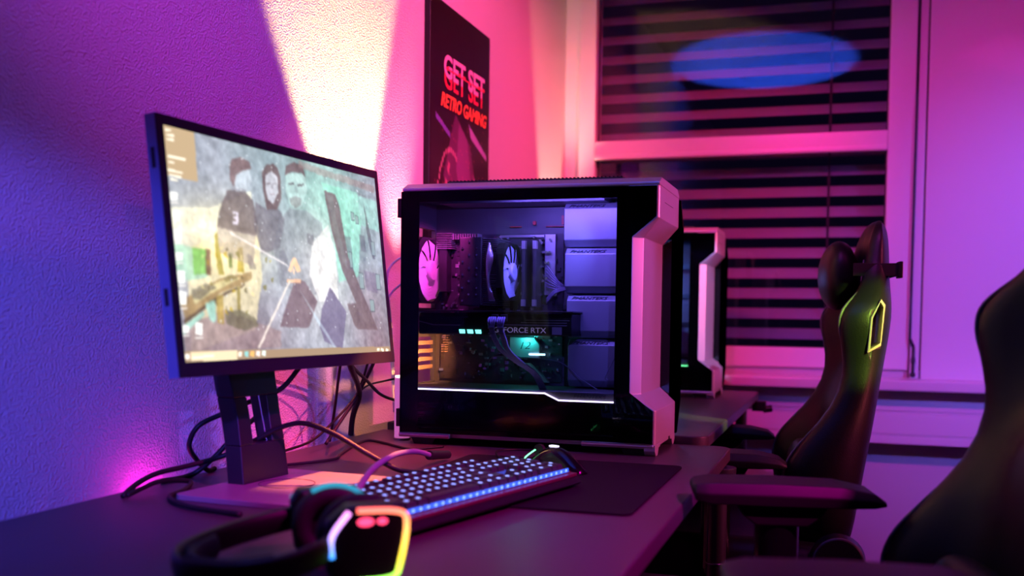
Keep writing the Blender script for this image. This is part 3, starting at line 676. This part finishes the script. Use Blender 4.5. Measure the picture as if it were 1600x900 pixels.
mixin(np.exp(-((X-.20)/.25)**2-((Y-.95)/.25)**2)*.8, (140, 122, 130))
mixin(np.exp(-((X-.62)/.14)**2-((Y-.55)/.28)**2)*.85, (235, 230, 228))
mixin(np.exp(-((X-.17)/.17)**2-((Y-.48)/.17)**2)*.95, (255, 240, 190))
mixin(np.exp(-((X-.42)/.12)**2-((Y-.10)/.25)**2)*.3, (170, 185, 195))
im += cl[..., None]*34+cl2[..., None]*14
UI = SHAPES.index(((190, 165, 130), 1, next(p for c, a, p in SHAPES if c == (190, 165, 130))))
def soften(im, n):
    for _ in range(n):
        k = np.pad(im, ((1, 1), (1, 1), (0, 0)), mode='edge'); im = k[1:-1, 1:-1]*.4+(k[:-2, 1:-1]+k[2:, 1:-1]+k[1:-1, :-2]+k[1:-1, 2:])*.15
    return im
base0 = im.copy()
for c, a, p in SHAPES[:UI]: fill(im, p, c, a*.92)
wx = (cloud(rng, SH, SW, (16, 34, 60), .7)*2.6).astype(int); wy = (cloud(rng, SH, SW, (16, 34, 60), .7)*2.6).astype(int)
gy, gx = np.mgrid[0:SH, 0:SW]; im = im[np.clip(gy+wy, 0, SH-1), np.clip(gx+wx, 0, SW-1)]
im = im*(1+cloud(rng, SH, SW, (30, 60, 100), .8)[..., None]*.16)
for c, a, p in SHAPES[:UI]:
    if c in ((255, 200, 150), (255, 210, 170), (255, 190, 140), (255, 245, 245), (255, 240, 225), (200, 220, 235), (105, 85, 88), (110, 88, 95), (105, 95, 125), (225, 215, 235)): fill(im, p, c, a*.8)
im = soften(im, 2); im = im*.82+soften(base0, 2)*.18; im += 10
tex = cloud(rng, SH, SW, (18, 40, 80), .8)[..., None]*16; im += tex
for x0, y0, ww, hh in ((398, 60, 10, 14), (410, 64, 10, 14), (382, 120, 9, 26), (450, 100, 12, 24), (405, 150, 14, 26), (455, 150, 14, 26), (430, 190, 14, 20)):
    fill(im, [(x0, y0), (x0+ww, y0+1), (x0+ww, y0+hh), (x0, y0+hh)], (90, 100, 105), .6); fill(im, [(x0+1.5, y0+2), (x0+ww-1.5, y0+2), (x0+ww-1.5, y0+hh-2), (x0+1.5, y0+hh-2)], (165, 190, 190), .6)
for _ in range(26):
    x, y = rng.integers(30, 200), rng.integers(130, 215); c = [(190, 160, 30), (120, 110, 40), (240, 225, 160), (90, 80, 50)][rng.integers(4)]
    fill(im, [(x, y), (x+rng.integers(2, 9), y-1), (x+rng.integers(2, 9), y+rng.integers(2, 9)), (x, y+4)], c, .55)
for _ in range(150):
    x, y, q = rng.integers(60, 470), rng.integers(2, 235), rng.uniform(.6, 1.8); fill(im, [(x-q, y), (x, y-q), (x+q, y), (x, y+q)], (235, 240, 245), .75)
for c, a, p in SHAPES[UI:]: fill(im, p, c, a)
k = np.pad(im, ((1, 1), (1, 1), (0, 0)), mode='edge'); im = np.clip(k[1:-1, 1:-1]*.5+(k[:-2, 1:-1]+k[2:, 1:-1]+k[1:-1, :-2]+k[1:-1, 2:])*.125, 0, 255)
o0 = PM @ Vector((.012, H_-.0135, -.0008)); o1 = PM @ Vector((W_-.010, H_-.0135, -.0008)); o2 = PM @ Vector((.012, .019, -.0008))
painted_grid('screen', SW, SH, im, o0, o1-o0, o2-o0, attr_mat('screen_picture', 1.35), mo)
# stand
NM = Matrix.Translation((-.85, 1.385, .757)) @ Matrix.Rotation(-yw, 4, 'Z')
m = MB(NM)
prof = [(-.018, 0, .012, 0), (-.025, .058, .005, 0), (-.034, .10, -.002, 0), (-.040, .130, -.008, 0), (-.052, .20, -.022, 0), (-.056, .25, -.030, 0)]
hw = [.058, .056, .054, .056, .060, .060]
def seg(y0, y1, ks): m.loft([[(prof[k][0], y0(k), prof[k][1]), (prof[k][2], y0(k), prof[k][1]), (prof[k][2], y1(k), prof[k][1]), (prof[k][0], y1(k), prof[k][1])] for k in ks])
seg(lambda k: -hw[k], lambda k: hw[k], (0, 1)); seg(lambda k: -hw[k], lambda k: -.024, (1, 2, 3)); seg(lambda k: .024, lambda k: hw[k], (1, 2, 3)); seg(lambda k: -hw[k], lambda k: hw[k], (3, 4, 5))
m.build('stand_neck', mat('slate_stand_plastic', (.012, .013, .018), .42), mo, bevel=.002)
m = MB(NM)
for q in (-1, 1): MB(NM).tube([(-.006, q*.0245, .056), (-.016, q*.0245, .10), (-.022, q*.0245, .128)], .0012, 6).build('cable_hole_rim', M['chrome'], mo)
m = MB(NM); m.cyl((-.05, 0, .24), (.02, 0, .262), .035); m.build('tilt_hinge', M['black'], mo)
BM = Matrix.Translation((-.782, 1.352, .75)) @ Matrix.Rotation(-yw, 4, 'Z')
m = MB(BM); pts = []
for cx, cy, a0 in ((.088, .125, 0), (-.088, .125, 90), (-.088, -.125, 180), (.088, -.125, 270)):
    for i in range(5): a = R(a0+i*22.5); pts.append((cx+.012*math.cos(a), cy+.012*math.sin(a)))
m.prism(pts, 2, 0, .008); bs = m.build('stand_base', mat('satin_grey_base', (.20, .19, .20), .38), mo, bevel=.001)
MB(BM).torus((-.01, .01, .0081), (0, 0, 1), .042, .0006, 48, 6).build('base_ring', M['black'], bs, smooth=True)
lamp('base_warm_fill', 'SPOT', (-.58, 1.85, 1.32), (-.745, 1.43, .757), (1, .20, .09), 190, .01, 18, .9)  # added; stands in for warm bounce light on the stand base

# ================= DESK MAT, KEYBOARD, MOUSE =================
m = MB(); pts = []
for cx, cy, a0 in ((-.275, 1.80, 0), (-.645, 1.80, 90), (-.645, 1.352, 180), (-.275, 1.352, 270)):
    for i in range(5): a = R(a0+i*22.5); pts.append((cx+.015*math.cos(a), cy+.015*math.sin(a)))
m.prism(pts, 2, .75, .7535); tag(m.build('desk_mat', M['matcloth'], bevel=.0008), 'black cloth desk mat lying under the keyboard and mouse', 'mousepad')
kb = root('keyboard', 'full-size mechanical keyboard with pale lit keys and blue glow along its edge', 'keyboard', (0, 0, 0))
KW, KL = .152, .452
m = MB(); m.prism([(-KW/2, .0), (KW/2, .0), (KW/2+.006, .004), (KW/2, .013), (-KW/2, .016)], 1, -KL/2, KL/2); m.build('case', M['black'], kb, bevel=.0015)
MB().box((-KW/2+.003, -KL/2+.003, .0155), (KW/2-.012, KL/2-.003, .019)).build('top_plate', M['aluface'], kb, bevel=.001)
MB().box((-.066, -.217, .019), (.064, .217, .0195)).build('backlight', glow('blue_backlight', (.10, .13, 1), .55), kb)
m = MB(); rr_ = random.Random(5); y = -.212
while y < .212:
    L = rr_.uniform(.003, .009); m.box((.0642, y, .0195), (.0652, y+L, .0255)); y += L+rr_.choice([.001, .0015, .002, .006])
m.build('edge_glow', M['keyled'], kb)
m = MB()
for k in range(27):
    yk = -.205+k*.0157
    m.ball((.0655, yk, .0225), (.0008, .0026, .0022), 10, 6)
m.build('edge_diodes', M['keydot'], kb)
MB().box((KW/2-.011, -KL/2+.003, .013), (KW/2-.001, KL/2-.003, .018)).build('front_lip', M['aluface'], kb, bevel=.001)
U = .01905; caps = {}
def cap(wu, hu):
    if (wu, hu) in caps: return caps[(wu, hu)]
    a, b = hu*U/2-.0008, wu*U/2-.0008; m = MB()
    m.loft([[(-a, -b, 0), (a, -b, 0), (a, b, 0), (-a, b, 0)], [(-a*.78, -b+.002, .0085), (a*.78, -b+.002, .0085), (a*.78, b-.002, .0085), (-a*.78, b-.002, .0085)]])
    if wu < 4:
        c = []; 
        for r1_, z_ in ((.0031, .0086), (.0031, .0090), (.0014, .0090), (.0014, .0086)): c.append([(-.001+r1_*math.cos(2*PI*j/8), r1_*math.sin(2*PI*j/8), z_) for j in range(8)])
        m.loft(c, 1, cap=False)
    me_o = m.build('keycap', [M['keycap'], M['legend']], kb); caps[(wu, hu)] = me_o.data; bpy.data.objects.remove(me_o); return caps[(wu, hu)]
keys = []
def row(r, items, y0=0):
    y = y0
    for it in items:
        if isinstance(it, tuple): wu, hu = it; keys.append((r+(hu-1)/2, y+wu/2, wu, hu)); y += wu
        elif it < 0: y += -it
        else: keys.append((r, y+it/2, it, 1)); y += it
row(0, [1, -1]+[1]*4+[-.5]+[1]*4+[-.5]+[1]*4+[-.25]+[1]*3)
row(1.25, [1]*13+[2, -.25]+[1]*3+[-.25]+[1]*4)
row(2.25, [1.5]+[1]*12+[1.5, -.25]+[1]*3+[-.25]+[1]*3+[(1, 2)])
row(3.25, [1.75]+[1]*11+[2.25, -3.5]+[1]*3)
row(4.25, [2.25]+[1]*10+[2.75, -1.25, 1, -1.25]+[1]*3+[(1, 2)])
row(5.25, [1.25, 1.25, 1.25, 6.25, 1.25, 1.25, 1.25, 1.25, -.25]+[1]*3+[-.25, 2, 1])
keys.sort(key=lambda k: (-(k[0]), k[1]))
first = keys[:100]; rest = keys[100:]
for r_, y_, wu, hu in first:
    o = bpy.data.objects.new('keycap', cap(wu, hu)); C.objects.link(o); o.parent = kb
    o.location = (-.066+.0115+r_*U*1.02, -.2143+y_*U, .0215)
if rest:
    m = MB()
    for r_, y_, wu, hu in rest:
        me = cap(wu, hu); x0, yy = -.066+.0115+r_*U*1.02, -.2143+y_*U
        m.add([(v.co.x+x0, v.co.y+yy, v.co.z+.0215) for v in me.vertices], [list(p.vertices) for p in me.polygons if p.material_index == 0], 0)
        m.add([(v.co.x+x0, v.co.y+yy, v.co.z+.0215) for v in me.vertices], [list(p.vertices) for p in me.polygons if p.material_index == 1], 1)
    o = m.build('keycap', [M['keycap'], M['legend']], kb); o['kind'] = 'stuff'
MB().box((-.0755, .12, .012), (-.0735, .135, .016)).build('usb_port', M['gasket'], kb)
for y in (-.19, .19): MB().box((-.072, y-.012, -.007), (-.058, y+.012, .001)).build('tilt_foot', M['rubber'], kb)
kb.location = (-.505, 1.327, .7612); kb.rotation_euler = (0, R(3.2), R(-13.1))

ms = root('mouse', 'black ergonomic mouse with small coloured lights at the front of the tower', 'mouse', (0, 0, 0))
m = MB(); rings = []
for i in range(13):
    t = i/12; x = -.064+.128*t; q = math.sin(PI*min(max(t, .02), .985))**.45; hw_ = (.030+.006*math.sin(2*PI*t+.6))*q; h = (.014+.028*math.sin(PI*min(.08+t*.86, 1))**1.1)*q
    rings.append([(x, hw_*math.cos(a)*(1.08 if math.sin(a) < .2 else .95), max(0, h*math.sin(a)) if math.sin(a) > -.05 else 0) for a in [2*PI*j/20 for j in range(20)]])
m.loft(rings); m.build('shell', M['gloss'], ms, smooth=True, sub=1)
MB().cyl((-.036, -.003, .031), (-.036, .003, .031), .011, n=20).build('scroll_wheel', M['rubber'], ms, smooth=False)
m = MB(); m.tube([(-.060, -.018, .010), (-.048, -.020, .022), (-.032, -.016, .034)], .0012, 6); m.build('side_light', M['greenled'], ms)
MB().box((-.012, -.004, .0405), (.004, .004, .0425)).build('top_light', M['pinkmouse'], ms, bevel=.0005)
m = MB(); m.box((-.064, -.004, .004), (-.058, .004, .009)); m.build('cable_strain_relief', M['rubber'], ms)
ms.location = (-.455, 1.672, .7537); ms.rotation_euler = (0, 0, R(-24))

# ================= HEADSET =================
he = root('headset', 'black gaming headset with rainbow light rings lying at the near end of the desk', 'headset', (-.51, .93, .75))
ax_ = Vector((.64, -.77, 0)).normalized()
def earcup(c, sgn, parts_mat):
    c = Vector(c); a = ax_*sgn; side = Vector((0, 0, 1)).cross(a).normalized()
    Q = Matrix(((side.x, 0, a.x, c.x), (side.y, 0, a.y, c.y), (side.z, 1, a.z, c.z), (0, 0, 0, 1)))
    def oct_(s, z): return [(x*s, y*s, z) for x, y in ((-.040, -.026), (-.030, -.040), (.024, -.041), (.036, -.028), (.041, .022), (.033, .036), (-.020, .036), (-.040, .020))]
    m = MB(Q); m.loft([oct_(.88, .004), oct_(1.0, .010), oct_(1.0, .024), oct_(.9, .030)]); cu = m.build('earcup', M['black'], he, bevel=.003)
    m = MB(Q); rr = []
    for i in range(9):
        t = 2*PI*i/9
    m.tube([(.033*math.cos(t), .031*math.sin(t), -.008) for t in [2*PI*i/16 for i in range(16)]], .0105, 10, closed=True, sm=2); m.build('ear_cushion', M['foam'], cu, smooth=True)
    pts = [(-.036, -.012), (-.036, .008), (-.020, .030)]; pts2 = [(-.012, .031), (.026, .029), (.036, .018), (.030, -.020), (.022, -.034), (-.010, -.036)]
    cols = parts_mat
    m = MB(Q); m.tube([(x, y, .0305) for x, y in pts], .0026, 8, sm=5); m.build('light_ring', rainbow(cols[0], Q), cu, smooth=True)
    m = MB(Q); m.tube([(x, y, .0305) for x, y in pts2], .0026, 8, sm=4); m.build('light_ring', rainbow(cols[1], Q), cu, smooth=True)
    return cu, Q
def rainbow(cols, Q):
    m = bpy.data.materials.new('rainbow_light'); m.use_nodes = True; nt = m.node_tree; nt.nodes.clear()
    tc = N(nt, 'ShaderNodeTexCoord'); sp = N(nt, 'ShaderNodeSeparateXYZ'); cr = N(nt, 'ShaderNodeValToRGB'); e = N(nt, 'ShaderNodeEmission'); o = N(nt, 'ShaderNodeOutputMaterial')
    nt.links.new(tc.outputs['Generated'], sp.inputs[0]); nt.links.new(sp.outputs[2], cr.inputs[0]); nt.links.new(cr.outputs[0], e.inputs[0]); nt.links.new(e.outputs[0], o.inputs[0]); e.inputs[1].default_value = 3.0
    el = cr.color_ramp.elements
    for i, c in enumerate(cols):
        p = i/(len(cols)-1)
        if i == 0: k = el[0]; k.position = 0
        elif i == len(cols)-1: k = el[-1]; k.position = 1
        else: k = el.new(p)
        k.color = (*c, 1)
    return m
cA, QA = earcup((-.436, .893, .8005), 1, (((.02, .3, 1), (.5, .3, 1), (1, .3, .9)), ((.1, .9, .1), (1, .7, .05), (1, .42, .1), (1, .12, .12))))
m = MB(QA); m.ball((-.004, .020, .0305), (.008, .004, .002)); m.ball((.012, .020, .0305), (.005, .003, .002)); m.build('status_light', glow('red_pink_led', (1, .05, .15), 3), cA)
cB, QB = earcup((-.515, .978, .7925), -1, (((.01, .12, .4), (.02, .3, .4), (.03, .4, .5)), ((.2, .02, .3), (.02, .25, .4), (.02, .4, .5), (.02, .3, .5))))
m = MB(QB); m.tube([(.045*math.cos(t), .042*math.sin(t), -.012) for t in [R(q) for q in range(60, 230, 15)]], .0028, 8, sm=2); m.build('teal_rim_sheen', rainbow(((.06, .005, .08), (.01, .04, .14), (.01, .10, .20), (.015, .13, .20)), QB), cB, smooth=True)  # teal light on the cushion rim, put in as a glowing arc
m = MB(); m.tube([(-.447, .868, .800), (-.452, .83, .794), (-.470, .795, .788), (-.505, .768, .785), (-.550, .770, .785), (-.582, .805, .785), (-.592, .86, .786), (-.582, .92, .790), (-.558, .97, .795), (-.530, .995, .797)], (.013, .005), 12, flat=(0, 0, 1), sm=6)
bd = m.build('headband', M['black'], he, smooth=True)
m = MB(); m.tube([(-.478, .802, .788), (-.508, .781, .785), (-.545, .783, .785), (-.571, .812, .785), (-.579, .86, .786)], (.012, .006), 12, flat=(0, 0, 1), sm=6)
m.build('headband_pad', M['foam'], bd, smooth=True)
for a, b in (((-.447, .868, .800), (-.434, .880, .800)), ((-.530, .995, .797), (-.518, .985, .792))): MB().cyl(a, b, .008, .010).build('yoke', M['metal'], he)
lamp('headset_teal_fill', 'SPOT', (-.70, .90, 1.0), (-.55, 1.02, .80), (.02, .45, .8), .25, .01, 50, .9)  # added to throw teal onto the cushion edge

# ================= CABLES =================
def cable(label, pts, r, m_='rubber', ends=None):
    t = MB().tube(pts, r, 8, sm=8).build('cable', M[m_], smooth=True); tag(t, label, 'cable', None)
    return t
cable('thick black cable arching from the keyboard over the desk through the monitor stand', [(-.958, 1.20, .754), (-.965, 1.235, .764), (-.96, 1.275, .775), (-.945, 1.33, .780), (-.925, 1.375, .787), (-.895, 1.392, .800), (-.865, 1.397, .817), (-.83, 1.405, .836), (-.79, 1.41, .845), (-.74, 1.415, .830), (-.69, 1.43, .800), (-.645, 1.445, .776), (-.600, 1.45, .772)], .0042)
cable('black cable looping down the wall left of the monitor stand', [(-.84, 1.533, .955), (-.86, 1.52, .924), (-.885, 1.50, .888), (-.925, 1.47, .868), (-.945, 1.42, .851), (-.962, 1.389, .837), (-.975, 1.383, .816), (-.98, 1.39, .793), (-.985, 1.44, .757), (-.99, 1.47, .7545)], .0042)
cable('black cable crossing the loop behind the monitor stand', [(-.93, 1.50, .84), (-.935, 1.437, .811), (-.955, 1.417, .782), (-.985, 1.40, .7545), (-.990, 1.33, .7545)], .0042)
cable('black cable lying on the desk left of the stand base', [(-.955, 1.205, .7545), (-.955, 1.24, .760), (-.95, 1.275, .765), (-.94, 1.33, .757), (-.912, 1.28, .7545), (-.892, 1.215, .7545), (-.82, 1.165, .7545), (-.733, 1.146, .7545)], .0038)
cable('thin cable sagging in front of the wall below the monitor', [(-.955, 1.56, .758), (-.95, 1.617, .766), (-.95, 1.715, .772), (-.95, 1.78, .789), (-.95, 1.87, .825), (-.945, 1.918, .860), (-.91, 1.90, .94)], .0026)
cable('thin cable wandering over the desk behind the keyboard to the tower', [(-.955, 1.50, .753), (-.909, 1.556, .753), (-.866, 1.652, .753), (-.885, 1.72, .753), (-.92, 1.85, .753), (-.93, 1.93, .753), (-.877, 1.90, .753), (-.83, 1.86, .753), (-.79, 1.84, .753), (-.75, 1.90, .753)], .0026)
cable('straight thin cable hanging from the monitor beside the wall glow', [(-.86, 1.68, .96), (-.90, 1.74, .90), (-.965, 1.85, .83), (-.99, 1.875, .754)], .0030)
cable('thick black cable bundle dropping behind the monitor corner', [(-.85, 1.67, .95), (-.87, 1.73, .915), (-.92, 1.86, .874), (-.95, 1.927, .843), (-.975, 1.95, .80), (-.985, 1.96, .7585)], .0058)
cable('black cable running from behind the monitor to the lamp and tower', [(-.86, 1.70, .96), (-.885, 1.76, .92), (-.92, 1.90, .88), (-.925, 1.98, .845), (-.92, 2.06, .825)], .0034)
cable('short thin cable reaching the white table lamp', [(-.95, 1.93, .855), (-.94, 1.955, .867), (-.925, 2.0, .873), (-.899, 2.0, .879)], .0022)
cable('slanted dark cable crossing the bundle below the monitor', [(-.88, 1.88, .96), (-.90, 1.90, .925), (-.935, 1.915, .87), (-.955, 1.915, .835), (-.965, 1.88, .80), (-.975, 1.83, .7545)], .0036)
cable('pink-lit cable curling out of the back of the tower, higher one', [(-.865, 2.05, 1.143), (-.90, 2.03, 1.138), (-.925, 2.02, 1.115), (-.935, 2.03, 1.08), (-.935, 2.05, 1.0), (-.93, 2.06, .85)], .0026, 'white')
cable('pink-lit cable curling out of the back of the tower, lower one', [(-.865, 2.04, 1.098), (-.905, 2.02, 1.075), (-.93, 2.02, 1.044), (-.94, 2.04, 1.003), (-.935, 2.05, .93), (-.93, 2.06, .80)], .0026, 'white')
hc = root('headset_cable', 'violet-lit headset cable arching over the keyboard corner to a black plug', 'cable', (-.63, 1.45, .753))
MB().tube([(-.50, .99, .79), (-.535, 1.07, .800), (-.575, 1.18, .802), (-.615, 1.29, .800), (-.645, 1.40, .798), (-.668, 1.50, .793), (-.682, 1.60, .783), (-.684, 1.67, .768)], .0046, 8, sm=8).build('cord', M['greybraid'], hc, smooth=True)
MB().cyl((-.684, 1.665, .7685), (-.678, 1.74, .7605), .0085, .0075).build('plug', M['rubber'], hc, smooth=False)
cable('thin mouse cable curling on the desk mat behind the mouse', [(-.513, 1.698, .760), (-.55, 1.73, .757), (-.59, 1.775, .756), (-.615, 1.83, .757), (-.622, 1.88, .7545), (-.60, 1.915, .7525), (-.57, 1.922, .7525)], .0017)

# ================= GAMING CHAIRS =================
def chair(label, arm_z, hubz=.50, pillow=True):
    """faces -x, origin on the floor under the seat; backrest around x = 0"""
    t = root('gaming_chair', label, 'chair', (0, 0, 0), 'black racing-style gaming chairs at the desks')
    # z, back x, front wing x, centre front x, half width
    L = [(.50, .015, -.105, -.060, .215), (.575, .022, -.135, -.055, .245), (.66, .034, -.150, -.045, .262), (.715, .042, -.140, -.038, .262), (.77, .052, -.098, -.030, .252), (.83, .062, -.045, -.022, .238),
         (.90, .072, -.022, .010, .228), (.955, .080, -.030, .034, .232), (1.005, .086, -.040, .042, .242), (1.04, .088, -.032, .040, .240), (1.075, .088, .000, .028, .205), (1.105, .088, .018, .012, .165),
         (1.15, .088, .024, .018, .142), (1.20, .086, .034, .030, .134), (1.23, .080, .046, .044, .112), (1.242, .072, .056, .056, .07)]
    def ring(z, xb, xf, xc, hw):
        half = [(xb, 0), (xb, .35*hw), (xb-.004, .62*hw), (xb-.016, .84*hw), ((xb*.72+xf*.28)-.008, .97*hw), ((xb+xf)/2, 1.0*hw), (xf+.016, .975*hw), (xf+.001, .90*hw), (xf+.006, .80*hw), ((xf+xc)/2+.008, .66*hw), (xc, .5*hw), (xc, .25*hw), (xc, 0)]
        loop = half + [(x, -y) for x, y in half[-2:0:-1]]
        return [(x, y, z) for x, y in loop]
    m = MB(); m.loft([ring(*l) for l in L]); bk = m.build('backrest', M['leather'], t, smooth=True, sub=1)
    # belt holes cut through both shoulders
    for s in (-1, 1):
        c = MB(); hp = [(.026, .952), (.050, .966), (.056, 1.045), (.048, 1.056), (.030, 1.020)]
        c.prism(hp, 1, s*.10, s*.32) if s > 0 else c.prism(hp, 1, -.32, -.10)
        cut = c.build('cutter', M['matte']); cut.location = cut.location
        bo = bk.modifiers.new('hole', 'BOOLEAN'); bo.operation = 'DIFFERENCE'; bo.object = cut; bo.solver = 'EXACT'
        bpy.context.view_layer.update(); me = bpy.data.meshes.new_from_object(bk.evaluated_get(bpy.context.evaluated_depsgraph_get()))
        bk.modifiers.clear(); bk.data = me; bpy.data.objects.remove(cut)
        cx_, cz_ = .042, 1.008; rim = MB()
        big = [(cx_+(x-cx_)*1.22, cz_+(z-cz_)*1.10) for x, z in hp]; sml = [(cx_+(x-cx_)*.90, cz_+(z-cz_)*.96) for x, z in hp]
        yo = lambda x: s*(.2385-max(0, x-.03)*.75); yi = lambda x: s*(.165-max(0, x-.026)*1.2)
        rim.loft([[(x, yo(x), z) for x, z in big], [(x, yo(x)+s*.002, z) for x, z in sml], [(x, yi(x)-s*.004, z) for x, z in sml], [(x, yi(x)-s*.001, z) for x, z in big]], cap=False, closed=True)
        rim.build('belt_hole_rim', M['bezel'], bk, bevel=.001)
    for p in bk.data.polygons: p.use_smooth = True
    for s in (-1, 1):
        MB().tube([(l[2]+.007, s*l[4]*.885, l[0]) for l in L[:11]], .0030, 6, sm=4).build('piping', M['stitch'], bk, smooth=True)
        MB().tube([((l[3]+l[2])/2+.007, s*l[4]*.68, l[0]) for l in L[:13]], .0022, 6, sm=4).build('piping', M['stitch'], bk, smooth=True)
    # head pillow with strap
    if pillow:
        m = MB(); rings = []
        for i in range(11):
            a = PI*i/10; q = max(math.sin(a), .04); y = -.115*math.cos(a)
            rings.append([(-.018+.044*q**.6*math.cos(b), y, 1.118+(.082*q**.55)*math.sin(b)) for b in [2*PI*j/18 for j in range(18)]])
        hp_ = m.loft(rings).build('head_pillow', M['leather'], t, smooth=True, sub=1)
        m = MB(); m.box((.0, -.148, 1.112), (.094, -.143, 1.140)); m.box((.0, .143, 1.112), (.094, .148, 1.140)); m.box((.090, -.148, 1.112), (.095, .148, 1.140)); m.build('pillow_strap', M['rubber'], hp_, bevel=.001)
        MB().box((.094, -.150, 1.108), (.103, -.11, 1.144)).build('strap_buckle', M['black'], hp_, bevel=.002)
    # lumbar cushion
    m = MB(); rings = []
    for i in range(9):
        a = PI*i/8; q = max(math.sin(a), .05); y = -.16*math.cos(a)
        rings.append([(-.085+.040*q**.5*math.cos(b), y, .66+(.075*q**.4)*math.sin(b)) for b in [2*PI*j/14 for j in range(14)]])
    m.loft(rings).build('lumbar_cushion', M['leather'], t, smooth=True, sub=1)
    # seat
    m = MB(); P_ = [(-.50, .20, .470), (-.49, .235, .515), (-.40, .26, .535), (-.2, .27, .530), (-.05, .265, .525), (.0, .24, .50)]
    rings = []
    for x, hw, zt in P_:
        rings.append([(x, -hw, .44), (x, -hw-.01, .48), (x, -hw+.01, zt+.02), (x, -hw+.07, zt+.012), (x, -hw+.10, zt-.012), (x, 0, zt-.016), (x, hw-.10, zt-.012), (x, hw-.07, zt+.012), (x, hw-.01, zt+.02), (x, hw+.01, .48), (x, hw, .44), (x, 0, .425)])
    m.loft(rings).build('seat', M['leather'], t, smooth=True, sub=1)
    for s in (-1, 1):
        h = MB(); h.cyl((-.03, s*.262, hubz+.01), (-.03, s*.292, hubz+.01), .058, .050, 28); h.box((-.06, min(s*.262, s*.276), .43), (.03, max(s*.262, s*.276), hubz+.01)); hb = h.build('recliner_hub', M['black'], t, bevel=.003)
        MB().torus((-.03, s*.288, hubz+.01), (0, 1, 0), .050, .003, 30, 6).build('hub_ring', M['stitch'], hb, smooth=True)
        # armrest
        y = s*.265; m = MB(); rings = []
        for i, (x, hw, z0, z1) in enumerate(((-.405, .030, -.014, -.006), (-.400, .040, -.026, -.003), (-.38, .046, -.030, 0), (-.29, .047, -.031, .001), (-.20, .046, -.031, -.001), (-.155, .042, -.030, -.010), (-.138, .034, -.028, -.022))):
            rings.append([(x, y-hw, arm_z+z0), (x, y-hw-.003, arm_z+(z0+z1)/2), (x, y-hw+.004, arm_z+z1), (x, y+hw-.004, arm_z+z1), (x, y+hw+.003, arm_z+(z0+z1)/2), (x, y+hw, arm_z+z0)])
        pad = m.loft(rings).build('armrest_pad', M['rubber'], t, bevel=.003)
        m = MB(); m.loft([[(x, y-.034, z), (x2, y-.034, z), (x2, y+.034, z), (x, y+.034, z)] for x, x2, z in ((-.345, -.215, arm_z-.029), (-.335, -.225, arm_z-.045), (-.315, -.245, arm_z-.060))])
        m.build('armrest_bracket', M['black'], t, bevel=.003)
        m = MB(); m.cyl((-.283, y, .47), (-.283, y, arm_z-.055), .031, n=28); m.box((-.31, min(y, s*.12), .405), (-.255, max(y+s*.02, s*.12), .435)); m.box((-.31, y-.022, .42), (-.255, y+.022, .48)); m.build('armrest_post', M['gloss'], t, bevel=.002)
    # base
    MB().box((-.36, -.12, .38), (-.14, .12, .43)).build('seat_mechanism', M['metal'], t, bevel=.004)
    MB().cyl((-.25, 0, .10), (-.25, 0, .39), .026).build('gas_lift', M['gloss'], t)
    for k in range(5):
        a = 2*PI*k/5+.3; d = Vector((math.cos(a), math.sin(a), 0)); c0 = Vector((-.25, 0, .12))
        l = MB().tube([c0+d*.02, c0+d*.17+Vector((0, 0, -.01)), c0+d*.32+Vector((0, 0, -.045))], (.024, .016), 10, flat=(-d.y, d.x, 0)).build('base_leg', M['black'], t, smooth=True)
        w0 = c0+d*.315; sd = Vector((-d.y, d.x, 0)); m = MB()
        for q in (-1, 1): m.cyl((w0.x+sd.x*q*.008, w0.y+sd.y*q*.008, .028), (w0.x+sd.x*q*.026, w0.y+sd.y*q*.026, .028), .028)
        m.cyl((w0.x, w0.y, .03), (w0.x, w0.y, .08), .007); m.build('caster', M['rubber'], l)
    return t
c1 = chair('black gaming chair with head pillow in front of the blind, green light on its shoulder', .733)
c1.location = (.008, 2.51, 0); c1.rotation_euler = (0, 0, R(6))
c2 = chair('black gaming chair nearest the camera, its back running out of the picture', .785, pillow=False)
c2.location = (.248, 1.30, .0); c2.rotation_euler = (0, 0, R(11))
